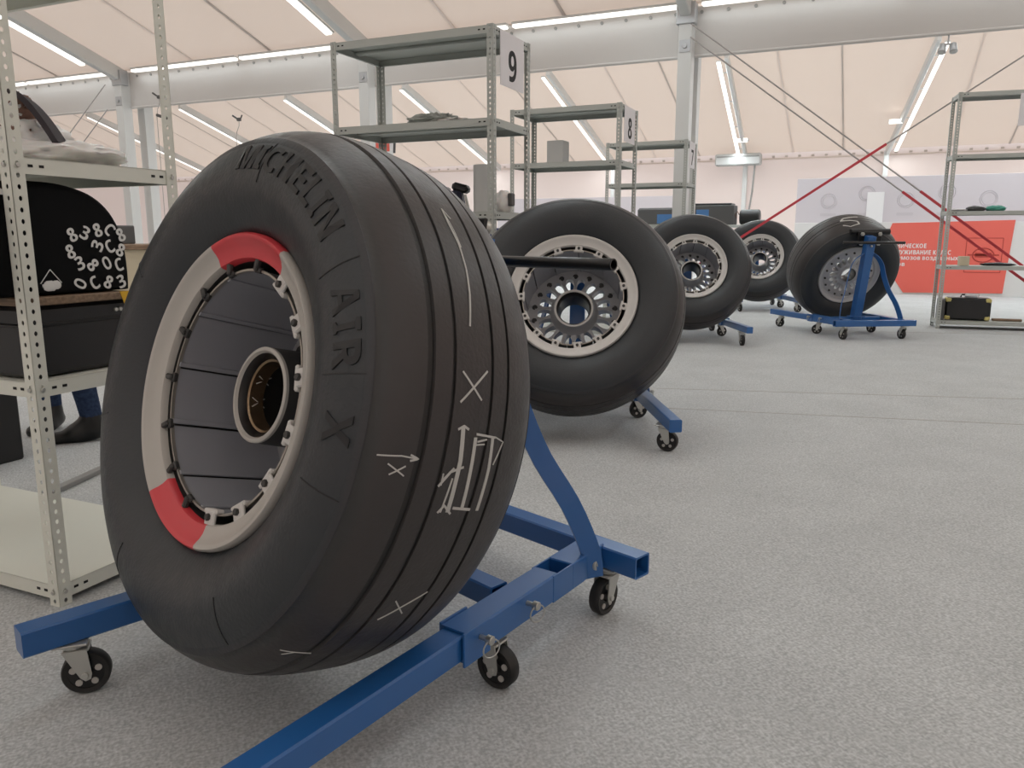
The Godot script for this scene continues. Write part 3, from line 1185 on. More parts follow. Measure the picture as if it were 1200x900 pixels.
# ---------------------------------------------------------------- the scene
func _ready() -> void:
	font_bold = SystemFont.new()
	font_bold.font_names = PackedStringArray(["Droid Sans"])
	font_bold.font_weight = 700
	# camera
	var cam := Camera3D.new()
	cam.name = "camera"
	cam.position = Vector3(0, 1.0, 0)
	cam.rotation = Vector3(-0.186, 0.42, 0)
	cam.fov = rad_to_deg(2.0 * atan(450.0 / 920.0))
	cam.near = 0.05
	cam.far = 200.0
	add_child(cam)
	cam.make_current()
	# environment: an overcast day outside the tent, daylight comes through the fabric
	var env := Environment.new()
	var sky := Sky.new()
	var sm := ProceduralSkyMaterial.new()
	sm.sky_top_color = Color(0.90, 0.93, 0.97)
	sm.sky_horizon_color = Color(0.95, 0.96, 0.97)
	sm.ground_bottom_color = Color(0.52, 0.51, 0.50)
	sm.ground_horizon_color = Color(0.70, 0.70, 0.69)
	sky.sky_material = sm
	env.background_mode = Environment.BG_SKY
	env.sky = sky
	env.background_energy_multiplier = SKY
	env.tonemap_mode = Environment.TONE_MAPPER_LINEAR
	env.tonemap_exposure = 1.0
	env.sdfgi_enabled = true
	env.ssao_enabled = true
	env.ssil_enabled = true
	var we := WorldEnvironment.new()
	we.name = "environment"
	we.environment = env
	add_child(we)
	materials()
	build_tent()
	build_wheels()
	build_shelves()
	build_background()
	build_person()


const SKY := 1.9
const LAMP := 9.0   # energy of a ten metre strip of power 2
const ZG := -10.7        # the valley between the two tents
const X0 := -44.0
const X1 := 18.0


func build_tent() -> void:
	# floor
	var f := MB.new()
	f.box(Vector3((X0 + X1) / 2, -0.1, -10.8), Vector3(X1 - X0 + 1, 0.2, 41.6))
	var fl := struct("floor", f, M.carpet)
	for q in [[-1.9, -4.92, 2.6, -6.13], [-1.6, -4.40, 2.6, -5.25], [-0.9, -8.9, 2.9, -9.9]]:
		var s := MB.new()
		s.bar(Vector3(q[0], 0.0006, q[1]), Vector3(q[2], 0.0006, q[3]), 0.010, 0.002)
		obj("carpet_seam", s, M.carpet_seam, fl)
	# roofs: four slopes; the two in view are sewn from single fabric panels
	var slopes := [[9.3, 3.9, -0.7, 7.05], [ZG, 3.9, -0.7, 7.05], [ZG, 3.9, -20.85, 7.1], [-31.0, 3.98, -20.85, 7.1]]
	var cuts := [[], [], [], []]
	for k in [1, 3]:
		var x := -27.4 if k == 1 else -39.53
		while x < 8.0:
			cuts[k].append(x + 1.673)
			cuts[k].append(x + 3.347)
			x += 5.02
	for k in 4:
		var q = slopes[k]
		var mid := Vector3(0, (q[1] + q[3]) / 2.0 + 0.02, (q[0] + q[2]) / 2.0)
		var deep := Vector2(q[0], q[1]).distance_to(Vector2(q[2], q[3])) + 0.02
		var bas := Basis(Vector3.RIGHT, atan2(-(q[3] - q[1]), q[2] - q[0]))
		var all: Array = [X0] + cuts[k] + [X1]
		var top: Node3D = null
		for i in all.size() - 1:
			var a: float = all[i] + (0.022 if i > 0 else 0.0)
			var b: float = all[i + 1] - (0.022 if i < all.size() - 2 else 0.0)
			var m := MB.new()
			m.box(mid + Vector3((a + b) / 2, 0, 0), Vector3(b - a, 0.03, deep), 0.0, bas)
			if top == null:
				top = struct("ceiling", m, M.roof_fabric)
			else:
				obj("fabric_panel", m, M.roof_fabric, top)
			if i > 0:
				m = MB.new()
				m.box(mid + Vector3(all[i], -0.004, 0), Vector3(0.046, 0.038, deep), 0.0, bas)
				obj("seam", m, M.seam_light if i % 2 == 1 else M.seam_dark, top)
	# walls
	var wl := MB.new()
	wl.box(Vector3((X0 + X1) / 2, 2.0, -31.1), Vector3(X1 - X0, 4.1, 0.03))
	var wb := struct("wall_back", wl, M.wall_fabric)
	var ln := MB.new()
	ln.box(Vector3((X0 + X1) / 2, 3.78, -31.06), Vector3(X1 - X0, 0.05, 0.03))
	obj("lacing_band", ln, M.seam_light, wb)
	var tb := MB.new()
	for i in 90:
		tb.box(Vector3(-34.0 + i * 0.45, 3.86, -31.05), Vector3(0.10, 0.07, 0.03), 0.01)
	tag(obj("lacing_eyes", tb, M.seam_dark, wb), "", "", "", "stuff")
	wl = MB.new()
	wl.box(Vector3((X0 + X1) / 2, 2.0, 9.4), Vector3(X1 - X0, 4.1, 0.03))
	struct("wall_front", wl, M.wall_fabric)
	for q in [["wall_left", X0], ["wall_right", X1]]:
		wl = MB.new()
		wl.xf = Transform3D(Basis(Vector3.UP, PI / 2), Vector3(q[1] - 0.015, 0, 0))
		wl.prism(PackedVector2Array([Vector2(-9.4, -0.05), Vector2(-9.4, 3.95), Vector2(0.7, 7.1), Vector2(10.7, 3.95), Vector2(20.85, 7.15), Vector2(31.1, 4.03), Vector2(31.1, -0.05)]), 0.0, 0.03)
		struct(q[0], wl, M.wall_fabric)
	# the valley: valance, gutter beam and columns
	var vb := thing("valley_beam", "long pale grey valance and gutter beam running across between the two tent roofs", "beam")
	var m := MB.new()
	m.box(Vector3((X0 + X1) / 2, 3.56, ZG), Vector3(X1 - X0 - 0.1, 0.60, 0.02))
	obj("valance", m, M.valance, vb)
	m = MB.new()
	m.box(Vector3((X0 + X1) / 2, 3.80, ZG - 0.23), Vector3(X1 - X0 - 0.1, 0.12, 0.40))
	obj("gutter", m, M.aluminium, vb)
	m = MB.new()
	m.cyl(Vector3(X0 + 0.1, 3.265, ZG), Vector3(X1 - 0.1, 3.265, ZG), 0.022, -1, 10)
	obj("hem_tube", m, M.valance, vb)
	m = MB.new()
	for i in 70:
		m.cyl(Vector3(-16.0 + i * 0.33, 3.79, ZG + 0.010), Vector3(-16.0 + i * 0.33, 3.79, ZG + 0.022), 0.022, -1, 8)
	tag(obj("eyelets", m, M.aluminium_dark, vb), "", "", "", "stuff")
	var near_x := [-12.33, -7.15, -2.30, 2.72]
	var where := ["the leftmost column pair, beyond the front shelf", "the column pair behind the left end of shelf nine", "the column pair between shelf eight and the red straps", "the column pair just outside the right of the view"]
	for i in near_x.size():
		var x: float = near_x[i]
		var c := thing("tent_column", "pale grey aluminium tent column, " + where[i], "column", Vector3(x, 0, ZG + 0.12), 0.0, "columns under the valley beam")
		for k in 2:
			m = MB.new()
			var zz := -0.02 - 0.46 * k
			m.sqtube(Vector3(0.0, 0, zz), Vector3(0.0, 3.86 - 0.12 * k, zz), 0.17, 0.20, 0.008, Vector3(0, 0, 1), true, true)
			obj("shaft", m, M.aluminium, c)
			m = MB.new()
			m.box(Vector3(0, 0.012, zz), Vector3(0.32, 0.02, 0.34), 0.003)
			obj("base_plate", m, M.bracket, c)
		m = MB.new()
		m.box(Vector3(0.0, 3.36, 0.085), Vector3(0.14, 0.15, 0.01), 0.003)
		m.cyl(Vector3(0, 3.36, 0.09), Vector3(0, 3.36, 0.11), 0.03, -1, 12, 0.003)
		m.box(Vector3(0, 3.75, 0.02), Vector3(0.24, 0.26, 0.16), 0.01)
		obj("bracket", m, M.bracket, c)
	# rafters with their light strips
	var nn := ["in the top left corner", "running down to the column behind shelf nine", "above the column at the top centre", "in the next bay to the right"]
	for i in near_x.size():
		rafter(near_x[i], near_x[i], Vector3(0, 3.86, ZG), Vector3(0, 7.0, -0.7), "pale aluminium rafter of the near tent roof " + nn[i], "white light strip along the near rafter " + nn[i], -0.27, "near")
	var far_x := [[-29.6, -29.6], [-24.5, -24.5], [-19.4, -19.4], [-14.4, -14.5], [-9.41, -9.35], [-4.35, -4.0], [0.35, 1.25], [5.6, 6.0]]
	var fn := ["farthest to the left", "second from the far left", "third from the far left", "seen below the middle shelf of unit nine", "seen behind shelf eight", "above the heater box", "above the grey partition at the right", "outside the right edge of the view"]
	for i in far_x.size():
		rafter(far_x[i][0], far_x[i][1], Vector3(0, 3.92, -31.0), Vector3(0, 6.05, -23.6), "slim aluminium rafter of the far tent roof " + fn[i], "white light strip along the far rafter " + fn[i], 0.24 if i == 6 else -0.24, "far")
		if i >= 4:
			m = MB.new()
			m.box(Vector3(far_x[i][0], 1.95, -30.9), Vector3(0.16, 3.9, 0.16), 0.01)
			tag(obj("wall_post", m, M.aluminium), "slim pale wall post under the far rafter " + fn[i], "post", "posts along the far wall")
	# the other two slopes carry the same fittings
	var xo := [-12.33, -7.15, -2.30, 2.72, 7.7]
	for i in xo.size():
		var ord: String = ["first", "second", "third", "fourth", "fifth"][i]
		rafter(xo[i], xo[i], Vector3(0, 3.86, 9.2), Vector3(0, 6.9, -0.3), "aluminium rafter behind the camera, %s from the left" % ord, "light strip on the slope behind the camera, %s from the left" % ord, -0.27, "near", 0.6)
		rafter(xo[i], xo[i], Vector3(0, 3.86, ZG - 0.5), Vector3(0, 6.85, -20.4), "aluminium rafter beyond the valley beam, %s from the left" % ord, "light strip on the slope beyond the valley beam, %s from the left" % ord, -0.27, "near", 4.8)
	# light strips along the head of the valley beam
	for i in 4:
		var x0: float = near_x[i] - 5.0
		for k in 2:
			var xa := x0 + 0.16 + k * 2.44
			strip("light_strip", Vector3(xa, 3.875, ZG + 0.15), Vector3(xa + 2.36, 3.875, ZG + 0.15), 0.10, ["left", "right"][k] + " light strip on the valley beam in the bay " + ["at the far left", "behind shelf nine", "left of the centre column", "right of the centre column"][i], "light strips along the valley beam", 0.04, Vector3(0, -0.02, -0.15))


func rafter(xa: float, xb: float, a: Vector3, b: Vector3, label: String, slabel: String, off: float, which: String, power := 1.55) -> void:
	var p := Vector3(xa, a.y - 0.10, a.z)
	var q := Vector3(xb, b.y - 0.10, b.z)
	var m := MB.new()
	m.bar(p, q, 0.13 if which == "near" else 0.11, 0.22, Vector3.UP, 0.012)
	var r := obj("rafter", m, M.aluminium)
	tag(r, label, "rafter", which + " roof rafters")
	var up := (q - p).cross(Vector3.RIGHT).normalized()
	var d := (q - p)
	if which == "near":
		strip("light_strip", p + d * 0.06 + Vector3(off, -0.02, 0), p + d * 0.93 + Vector3(off, -0.02, 0), 0.12, slabel, "light strips along the near rafters", power, Vector3(-off + 0.067 * signf(off), 0, 0))
	else:
		strip("light_strip", p + d * 0.04 + Vector3(off, -0.02, 0), p + d * 0.97 + Vector3(off, -0.02, 0), 0.12, slabel, "light strips along the far rafters", 3.2, Vector3(-off + 0.058 * signf(off), 0, 0))


func strip(called: String, a: Vector3, b: Vector3, w: float, label: String, group: String, power: float, arm := Vector3.ZERO) -> void:
	var t := thing(called, label, "lamp", (a + b) / 2, 0.0, group)
	var h := (b - a) / 2
	var m := MB.new()
	m.bar(-h, h, w * 1.1, 0.03, Vector3.UP, 0.003)
	obj("housing", m, M.aluminium, t)
	for k in [-0.8, -0.27, 0.27, 0.8]:
		m = MB.new()
		m.bar(h * k, h * k + arm, 0.05, 0.025)
		obj("bracket", m, M.aluminium, t)
	var l := MB.new()
	var up := Vector3.UP
	var z := h.normalized()
	var dn := (up - z * up.dot(z)).normalized() * -1.0
	l.bar(-h * 0.995 + dn * 0.035, h * 0.995 + dn * 0.035, w, 0.04, Vector3.UP, 0.012)
	obj("light_tube", l, M.led, t)
	var al := AreaLight3D.new()
	al.name = "lamp_light"
	al.area_size = Vector2(w, h.length() * 2.0)
	al.light_energy = LAMP * power * 0.5
	al.light_color = Color(0.94, 0.985, 1.0)
	al.shadow_enabled = true
	al.set("area_range", 60.0)
	var x := dn.cross(z).normalized()
	al.transform = Transform3D(Basis(x, z, -dn), dn * 0.065)
	if al.transform.basis.determinant() < 0:
		al.transform = Transform3D(Basis(-x, z, -dn), dn * 0.065)
	t.add_child(al)


func build_wheels() -> void:
	make_wheel("huge worn black aircraft wheel nearest the camera with red rim sections and white chalk marks", Vector3(-1.121, 0.649, -1.341), -0.329, 0.275, true, 0.088)
	make_dolly("blue steel wheel dolly with swivel castors under the nearest and largest wheel", Vector3(-1.121, 0, -1.341), -0.37, 0.15, -0.362, [0.1, 0.6, 1.75, 0.4, 2.7, 1.0])
	make_wheel("black aircraft wheel second in the row, grey spoked hub partly crossed by a black tube", Vector3(-1.366, 0.639, -3.841), 0.30, 0.442, false, -0.01)
	make_dolly("blue dolly of the second wheel, one leg with castor showing below the tire", Vector3(-1.366, 0, -3.841), 0.291, 0.0, -0.388, [0.3, 1.0, 2.0, 1.25, 0.2, 0.5])
	make_wheel("black aircraft wheel third in the row, in front of the dark equipment cases", Vector3(-1.557, 0.655, -7.771), 0.286, 0.404, false, 0.05)
	make_dolly("blue dolly of the third wheel with two castors showing below it", Vector3(-1.557, 0, -7.771), 0.286, 0.0, -0.388, [0.3, 1.0, 2.0, 0.1, 0.2, 0.5])
	make_wheel("smallest looking aircraft wheel at the far end of the row, fourth from the camera", Vector3(-1.352, 0.665, -11.445), 0.05, 0.372, false, 0.08)
	make_dolly("dolly of the fourth wheel, half hidden behind the free standing blue one", Vector3(-1.352, 0, -11.445), 0.25, 0.0, -0.388, [0.3, 1.0, 2.0, 0.9, 0.2, 0.5])
	var w := make_wheel("black aircraft wheel seen from behind its blue dolly, chalked with a white 5", Vector3(-0.234, 0.672, -9.131), 0.495 + PI, 0.428, false, 0.0)
	var mb := MB.new()                                     # the mark, in the wheel's own angles (it faces away)
	for s in [[[91.2, 0.019], [75.8, 0.015]], [[75.8, 0.015], [71.6, -0.023], [79.5, -0.044], [86.9, -0.079], [87.1, -0.121], [77.3, -0.140], [70.8, -0.104]]]:
		var pts := []
		for e in s:
			pts.append(Vector2(e[0], e[1]))
		chalk(mb, pts, 0.022)
	tag(obj("chalk_number", mb, M.chalk, w.get_node("tire")), "white chalked 5")
	make_dolly("free standing blue dolly seen from behind, with pole and black backrest bar", Vector3(-0.234, 0, -9.131), 0.495 + PI, 0.03, -0.388, [0.2, 0.1, 1.2, 0.5, 0.6, 0.4])


func build_shelves() -> void:
	make_shelf("shelving_unit", "pale grey perforated shelving unit at the left edge, nearest the camera", Vector3(-1.946, 0, -1.322), 1.066, 0.52, 2.3, [0.06, 0.625, 1.195, 1.76, 2.28], M.shelf_paint)
	make_shelf("shelving_unit", "tall grey shelving unit with the number 9 card on its end", Vector3(-1.93, 0, -4.07), 1.066, 0.52, 2.127, [0.20, 0.67, 1.138, 1.643, 2.122], M.shelf_grey, "9")
	make_shelf("shelving_unit", "grey shelving unit with the number 8 card, second behind the nearest wheel", Vector3(-1.93, 0, -6.52), 1.0, 0.52, 2.08, [0.20, 0.67, 1.138, 1.626, 2.075], M.shelf_grey, "8")
	make_shelf("shelving_unit", "smallest looking grey shelving unit, third behind the nearest wheel by the column", Vector3(-1.93, 0, -9.15), 0.95, 0.52, 2.07, [0.20, 0.67, 1.138, 1.604, 2.065], M.shelf_grey, "7")
	make_shelf("shelving_unit", "tall open shelving unit at the right edge before the red banner", Vector3(1.775, 0, -9.883), 1.03, 0.36, 2.48, [0.09, 0.685, 1.265, 1.85, 2.475], M.shelf_grey).rotation.y = 0.1
	# on the near unit: black case, plank, black bag, bundle
	var c := thing("flight_case", "long black equipment case under a wooden plank on the near shelf", "case", Vector3(-2.43, 0.627, -1.50))
	var m := MB.new()
	m.box(Vector3(0, 0.098, 0), Vector3(0.90, 0.19, 0.33), 0.012)
	obj("body", m, M.case_black, c)
	m = MB.new()
	m.box(Vector3(0, 0.142, 0), Vector3(0.91, 0.012, 0.34), 0.004)
	obj("lid_seam", m, M.black_plastic, c)
	m = MB.new()
	for z in [-0.125, -0.11]:
		m.cyl(Vector3(0.45, 0.165, z), Vector3(0.458, 0.165, z), 0.006, -1, 8, 0.001)
	obj("rivets", m, M.zinc, c)
	m = MB.new()
	m.box(Vector3(-2.425, 0.832, -1.495), Vector3(0.93, 0.022, 0.325), 0.003)
	var pk := obj("plank", m, M.wood)
	tag(pk, "brown wooden plank lying on the black case under the black bag", "plank")
	m = MB.new()
	m.prism(PackedVector2Array([Vector2(-0.018, 0.012), Vector2(0.018, 0.012), Vector2(0.006, -0.036), Vector2(-0.002, -0.036)]), 0.0, 0.0015)
	var ta := obj("tape", m, M.yellow, pk)
	ta.transform = Transform3D(Basis(Vector3(0, 0, -1), Vector3.UP, Vector3(1, 0, 0)), Vector3(-1.9595, 0.832, -1.632))
	black_bag()
	# crumpled bundle on the deck above
	var b := thing("plastic_bundle", "crumpled white plastic bundle with brown cloth and a dark strap on the near shelf", "bundle", Vector3(-2.30, 1.195, -1.60))
	m = MB.new()
	m.lump(Vector3(0.02, 0.036, -0.02), Vector3(0.27, 0.046, 0.20), 0.16, 0.10, 3, 64, -0.72)
	m.lump(Vector3(0.03, 0.075, 0.03), Vector3(0.15, 0.060, 0.13), 0.20, 0.12, 8, 56)
	m.lump(Vector3(0.07, 0.150, 0.06), Vector3(0.035, 0.038, 0.04), 0.30, 0.16, 28, 32)
	obj("plastic_film", m, M.plastic_film, b)
	m = MB.new()
	m.lump(Vector3(0.055, 0.155, 0.045), Vector3(0.055, 0.045, 0.05), 0.30, 0.14, 5, 32)
	m.lump(Vector3(0.07, 0.095, 0.085), Vector3(0.07, 0.022, 0.06), 0.40, 0.18, 6, 32)
	obj("brown_cloth", m, M.brown_cloth, b)
	m = MB.new()
	var sp := []
	var sw := []
	for k in 13:
		var t := k / 12.0
		sp.append(Vector3(0.075, 0.198, 0.06).bezier_interpolate(Vector3(0.14, 0.19, 0.06), Vector3(0.19, 0.13, 0.055), Vector3(0.245, 0.052, 0.05), t))
		sw.append(Vector3(0.1, 0.4, 1.0))
	m.strap(sp, sw, 0.045, 0.016)
	obj("strap", m, M.dark_strap, b)
	# black box on the floor behind it and a perforated strip
	c = thing("floor_box", "black box standing on the floor behind the near shelf", "box", Vector3(-3.62, 0, -2.08))
	m = MB.new()
	m.box(Vector3(0, 0.16, 0), Vector3(0.34, 0.32, 0.36), 0.008)
	obj("body", m, M.case_black, c)
	m = MB.new()
	m.box(Vector3(0.171, 0.16, -0.02), Vector3(0.006, 0.31, 0.012))
	obj("edge_trim", m, M.black_plastic, c)
	m = MB.new()
	m.bar(Vector3(-2.84, 0.012, -1.90), Vector3(-3.00, 0.012, -2.42), 0.035, 0.02, Vector3.UP, 0.002)
	tag(obj("metal_strip", m, M.aluminium_dark), "grey metal strip lying on the floor behind the near shelf", "strip")
	# on unit nine
	var z := -4.32
	m = MB.new()
	m.cyl(Vector3(-2.115, 1.140, z), Vector3(-2.115, 1.415, z), 0.060, -1, 28, 0.004)
	tag(obj("paper_roll", m, M.pale_grey), "pale grey upright roll standing on the lower shelf of unit nine", "roll")
	c = thing("navy_device", "dark navy handheld device lying on the shelf left of the pale roll", "device", Vector3(-2.315, 1.156, z), 0.3)
	m = MB.new()
	m.box(Vector3(-0.01, 0.055, 0), Vector3(0.14, 0.11, 0.12), 0.02, Basis(Vector3(0, 0, 1), 0.2))
	obj("body", m, M.navy, c)
	m = MB.new()
	m.box(Vector3(0.045, 0.130, 0), Vector3(0.10, 0.05, 0.11), 0.015, Basis(Vector3(0, 0, 1), -0.25))
	m.box(Vector3(-0.06, 0.118, 0), Vector3(0.07, 0.03, 0.08), 0.01, Basis(Vector3(0, 0, 1), 0.15))
	obj("head", m, M.black_plastic, c)
	m = MB.new()
	m.cyl(Vector3(0.075, 0.09, 0.03), Vector3(0.10, -0.012, 0.035), 0.008, -1, 8, 0.002)
	obj("lever", m, M.steel, c)
	c = thing("plastic_bag", "creamy white plastic bag with a grey block at the end of unit nine", "bag", Vector3(-2.02, 1.140, -4.42))
	m = MB.new()
	m.lump(Vector3(-0.01, 0.058, 0), Vector3(0.055, 0.068, 0.07), 0.20, 0.12, 12, 40, -0.85)
	obj("bag_body", m, M.plastic_film, c)
	m = MB.new()
	m.box(Vector3(0.05, 0.075, 0.02), Vector3(0.030, 0.075, 0.05), 0.006)
	obj("grey_block", m, M.grey_case, c)
	c = thing("net_bag", "grey green crumpled net lying on the middle shelf of unit nine", "bundle", Vector3(-2.44, 1.645, z))
	m = MB.new()
	m.lump(Vector3(0, 0.032, 0), Vector3(0.14, 0.040, 0.12), 0.45, 0.16, 17, 48)
	obj("netting", m, M.shelf_grey, c)
	m = MB.new()
	m.lump(Vector3(0.16, 0.017, 0.03), Vector3(0.11, 0.020, 0.09), 0.4, 0.2, 19, 40)
	obj("white_sheet", m, M.plastic_film, c)
	for i in 3:
		c = thing("blue_bin", "open blue plastic bin under the lower shelf of unit nine, " + ["left", "middle", "right"][i] + " of three", "bin", Vector3(-2.62 + i * 0.26, 0.672, z), 0.0, "blue bins on unit nine")
		m = MB.new()
		m.box(Vector3(0, 0.005, 0), Vector3(0.22, 0.01, 0.36))
		for s in [-1.0, 1.0]:
			m.box(Vector3(s * 0.108, 0.19, 0), Vector3(0.006, 0.37, 0.36), 0.002)
			m.box(Vector3(0, 0.19, s * 0.178), Vector3(0.22, 0.37, 0.006), 0.002)
		obj("body", m, M.blue_bin, c)
		m = MB.new()
		for k in 5:
			m.box(Vector3(-0.08 + k * 0.04, 0.33, 0.183), Vector3(0.02, 0.012, 0.005))
		obj("hand_slots", m, M.pale_grey, c)
	# on unit eight
	m = MB.new()
	m.box(Vector3(-2.58, 1.628 + 0.10, -6.78), Vector3(0.155, 0.20, 0.155), 0.006)
	tag(obj("grey_box", m, M.pale_grey), "pale grey upright box on the middle shelf of unit eight", "box")
	# on the right unit
	c = thing("tool_case", "black tool case with pale yellow corners on the lowest shelf at the right", "case", Vector3(1.05, 0.091, -9.99))
	m = MB.new()
	m.box(Vector3(0, 0.125, 0), Vector3(0.44, 0.24, 0.22), 0.02)
	obj("body", m, M.case_black, c)
	for sx in [-1.0, 1.0]:
		for sy in [-1.0, 1.0]:
			m = MB.new()
			m.box(Vector3(sx * 0.19, 0.125 + sy * 0.095, 0.012), Vector3(0.06, 0.046, 0.207), 0.012)
			obj("corner", m, M.pale_yellow, c)
	m = MB.new()
	m.tube([Vector3(-0.07, 0.245, 0), Vector3(-0.06, 0.275, 0), Vector3(0.06, 0.275, 0), Vector3(0.07, 0.245, 0)], 0.008, 8)
	obj("handle", m, M.black_plastic, c)
	m = MB.new()
	m.box(Vector3(0.790, 0.205, -9.95), Vector3(0.07, 0.225, 0.20), 0.006)
	tag(obj("carton", m, M.grey_case), "narrow grey carton left of the dark tool case on the lowest shelf", "carton")
	m = MB.new()
	m.bar(Vector3(1.30, 0.105, -9.98), Vector3(1.58, 0.105, -10.0), 0.06, 0.024, Vector3.UP, 0.004)
	tag(obj("flat_board", m, M.wood), "flat brown board right of the tool case on the lowest shelf", "board")
	m = MB.new()
	m.cyl(Vector3(1.02, 0.362, -9.96), Vector3(1.14, 0.358, -9.91), 0.022, -1, 12, 0.004)
	tag(obj("white_roll", m, M.white_card), "small white roll lying on top of the dark tool case", "roll")
	m = MB.new()
	m.box(Vector3(0.965, 0.686 + 0.05, -9.92), Vector3(0.10, 0.10, 0.08), 0.004, Basis(Vector3.UP, 0.1))
	tag(obj("cream_carton", m, M.cream), "small cream box on the second lowest shelf at the right", "box")
	m = MB.new()
	m.lump(Vector3(1.30, 0.700, -10.02), Vector3(0.15, 0.018, 0.06), 0.3, 0.2, 27, 32)
	tag(obj("hose_coil", m, M.black_plastic), "flat black hose lying right of the cream box", "hose")
	m = MB.new()
	m.lump(Vector3(1.03, 1.288, -9.98), Vector3(0.085, 0.030, 0.08), 0.3, 0.15, 31, 32)
	tag(obj("grey_rag", m, M.grey_case), "crumpled grey rag on the middle shelf at the right", "rag")
	m = MB.new()
	m.lump(Vector3(1.22, 1.290, -10.0), Vector3(0.085, 0.032, 0.08), 0.3, 0.12, 33, 32)
	tag(obj("teal_rag", m, M.teal), "crumpled teal green cloth on the middle shelf at the right", "rag")
	m = MB.new()
	m.lump(Vector3(0.87, 1.279, -9.97), Vector3(0.08, 0.014, 0.10), 0.25, 0.15, 35, 32)
	tag(obj("paper_sheets", m, M.white_card), "loose white paper left of the grey rag on the middle shelf", "paper")
	m = MB.new()
	m.box(Vector3(1.41, 2.27, -9.765), Vector3(0.21, 0.32, 0.004))
	tag(obj("notice_card", m, M.white_card), "pale card hung at the top of the right hand shelving unit", "card")


func black_bag() -> void:
	var b := thing("black_bag", "domed black cloth bag with white printed symbols under the upper near shelf", "bag", Vector3(-2.24, 0.843, -1.455))
	# outline in (z, y), swept across x with rounded ends
	var out := []
	for p in [[0.20, 0.0], [0.205, 0.10], [0.195, 0.20], [0.165, 0.262], [0.11, 0.293], [0.03, 0.302], [-0.05, 0.298], [-0.12, 0.280], [-0.175, 0.242], [-0.212, 0.185], [-0.228, 0.12], [-0.232, 0.05], [-0.230, 0.0]]:
		out.append(Vector2(p[0], p[1]))
	var ring := []
	for i in out.size() - 1:
		for k in 4:
			ring.append(out[i].cubic_interpolate(out[i + 1], out[maxi(i - 1, 0)], out[mini(i + 2, out.size() - 1)], k / 4.0))
	ring.append(out[-1])
	var pts := []
	var xs := [[-0.27, 0.0], [-0.27, 0.80], [-0.262, 0.92], [-0.24, 0.98], [-0.2, 1.0], [0.18, 1.0], [0.222, 0.985], [0.244, 0.955], [0.252, 0.92], [0.2555, 0.88], [0.256, 0.0]]
	var mid := Vector2(-0.01, 0.10)
	for x in xs:
		for i in ring.size() + 1:
			var p: Vector2 = ring[i % ring.size()]
			var q: Vector2 = mid + (p - mid) * x[1]
			q.y = maxf(q.y, 0.0)
			pts.append(Vector3(x[0], q.y, q.x))
	var m := MB.new()
	m.smooth_grid(pts, ring.size() + 1, xs.size())
	var body := obj("body", m, M.black_cloth, b)
	# printed symbols: rows of rings, chain links and hooks on the end face
	var pr := MB.new()
	pr.xf = Transform3D(Basis(Vector3(0, 0, -1), Vector3.UP, Vector3(1, 0, 0)), Vector3(0.2562, 0, 0))
	var glyphs := ["8", "3", "8", "C", "8", "8", "3", "C", "8", "3", "8", "O", "C", "O", "C"]
	var spots := [[0.045, 0.145], [0.085, 0.150], [0.125, 0.158], [0.165, 0.160], [0.200, 0.145], [0.035, 0.100], [0.120, 0.115], [0.160, 0.112], [0.195, 0.102], [0.060, 0.068], [0.100, 0.062], [0.145, 0.066], [0.185, 0.060], [0.055, 0.012], [0.100, 0.012], [0.145, 0.012], [0.188, 0.012]]
	for i in spots.size():
		var g: String = glyphs[i % glyphs.size()]
		var fr := pr.xf * Transform3D(Basis(Vector3(0, 0, 1), [0.5, -0.5, 0.35, -0.9, 0.45, 0.3, 1.1][i % 7]), Vector3(spots[i][0], spots[i][1] + 0.016, 0))
		var t := flat_text(g, fr, -0.0125, -0.019, 0.038, 0.0012, 0.025)
		obj("printed_symbol", t, M.white_print, body)
	# the little warning diamond
	var d := MB.new()
	d.xf = Transform3D(Basis(Vector3(0, 0, -1), Vector3.UP, Vector3(1, 0, 0)), Vector3(0.2566, 0.034, 0.03))
	for q in [[Vector3(-0.03, 0, 0), Vector3(0, 0.036, 0)], [Vector3(0.03, 0, 0), Vector3(0, 0.036, 0)]]:
		d.bar(q[0], q[1], 0.0018, 0.0018, Vector3(0, 0, 1))
	d.lump(Vector3(-0.006, -0.008, 0), Vector3(0.018, 0.013, 0.0015), 0.3, 0.2, 3, 20, -1)
	d.lump(Vector3(0.014, -0.006, 0), Vector3(0.013, 0.011, 0.0015), 0.3, 0.2, 5, 20, -1)
	obj("printed_emblem", d, M.white_print, body)
	d = MB.new()
	d.xf = Transform3D(Basis(Vector3(0, 0, -1), Vector3.UP, Vector3(1, 0, 0)), Vector3(0.2495, 0.262, 0.13))
	d.prism(PackedVector2Array([Vector2(-0.05, 0), Vector2(-0.04, 0.012), Vector2(-0.01, 0.014), Vector2(0.02, 0.003), Vector2(0.02, -0.004)]), -0.002, 0.004)
	obj("white_patch", d, M.white_print, body)


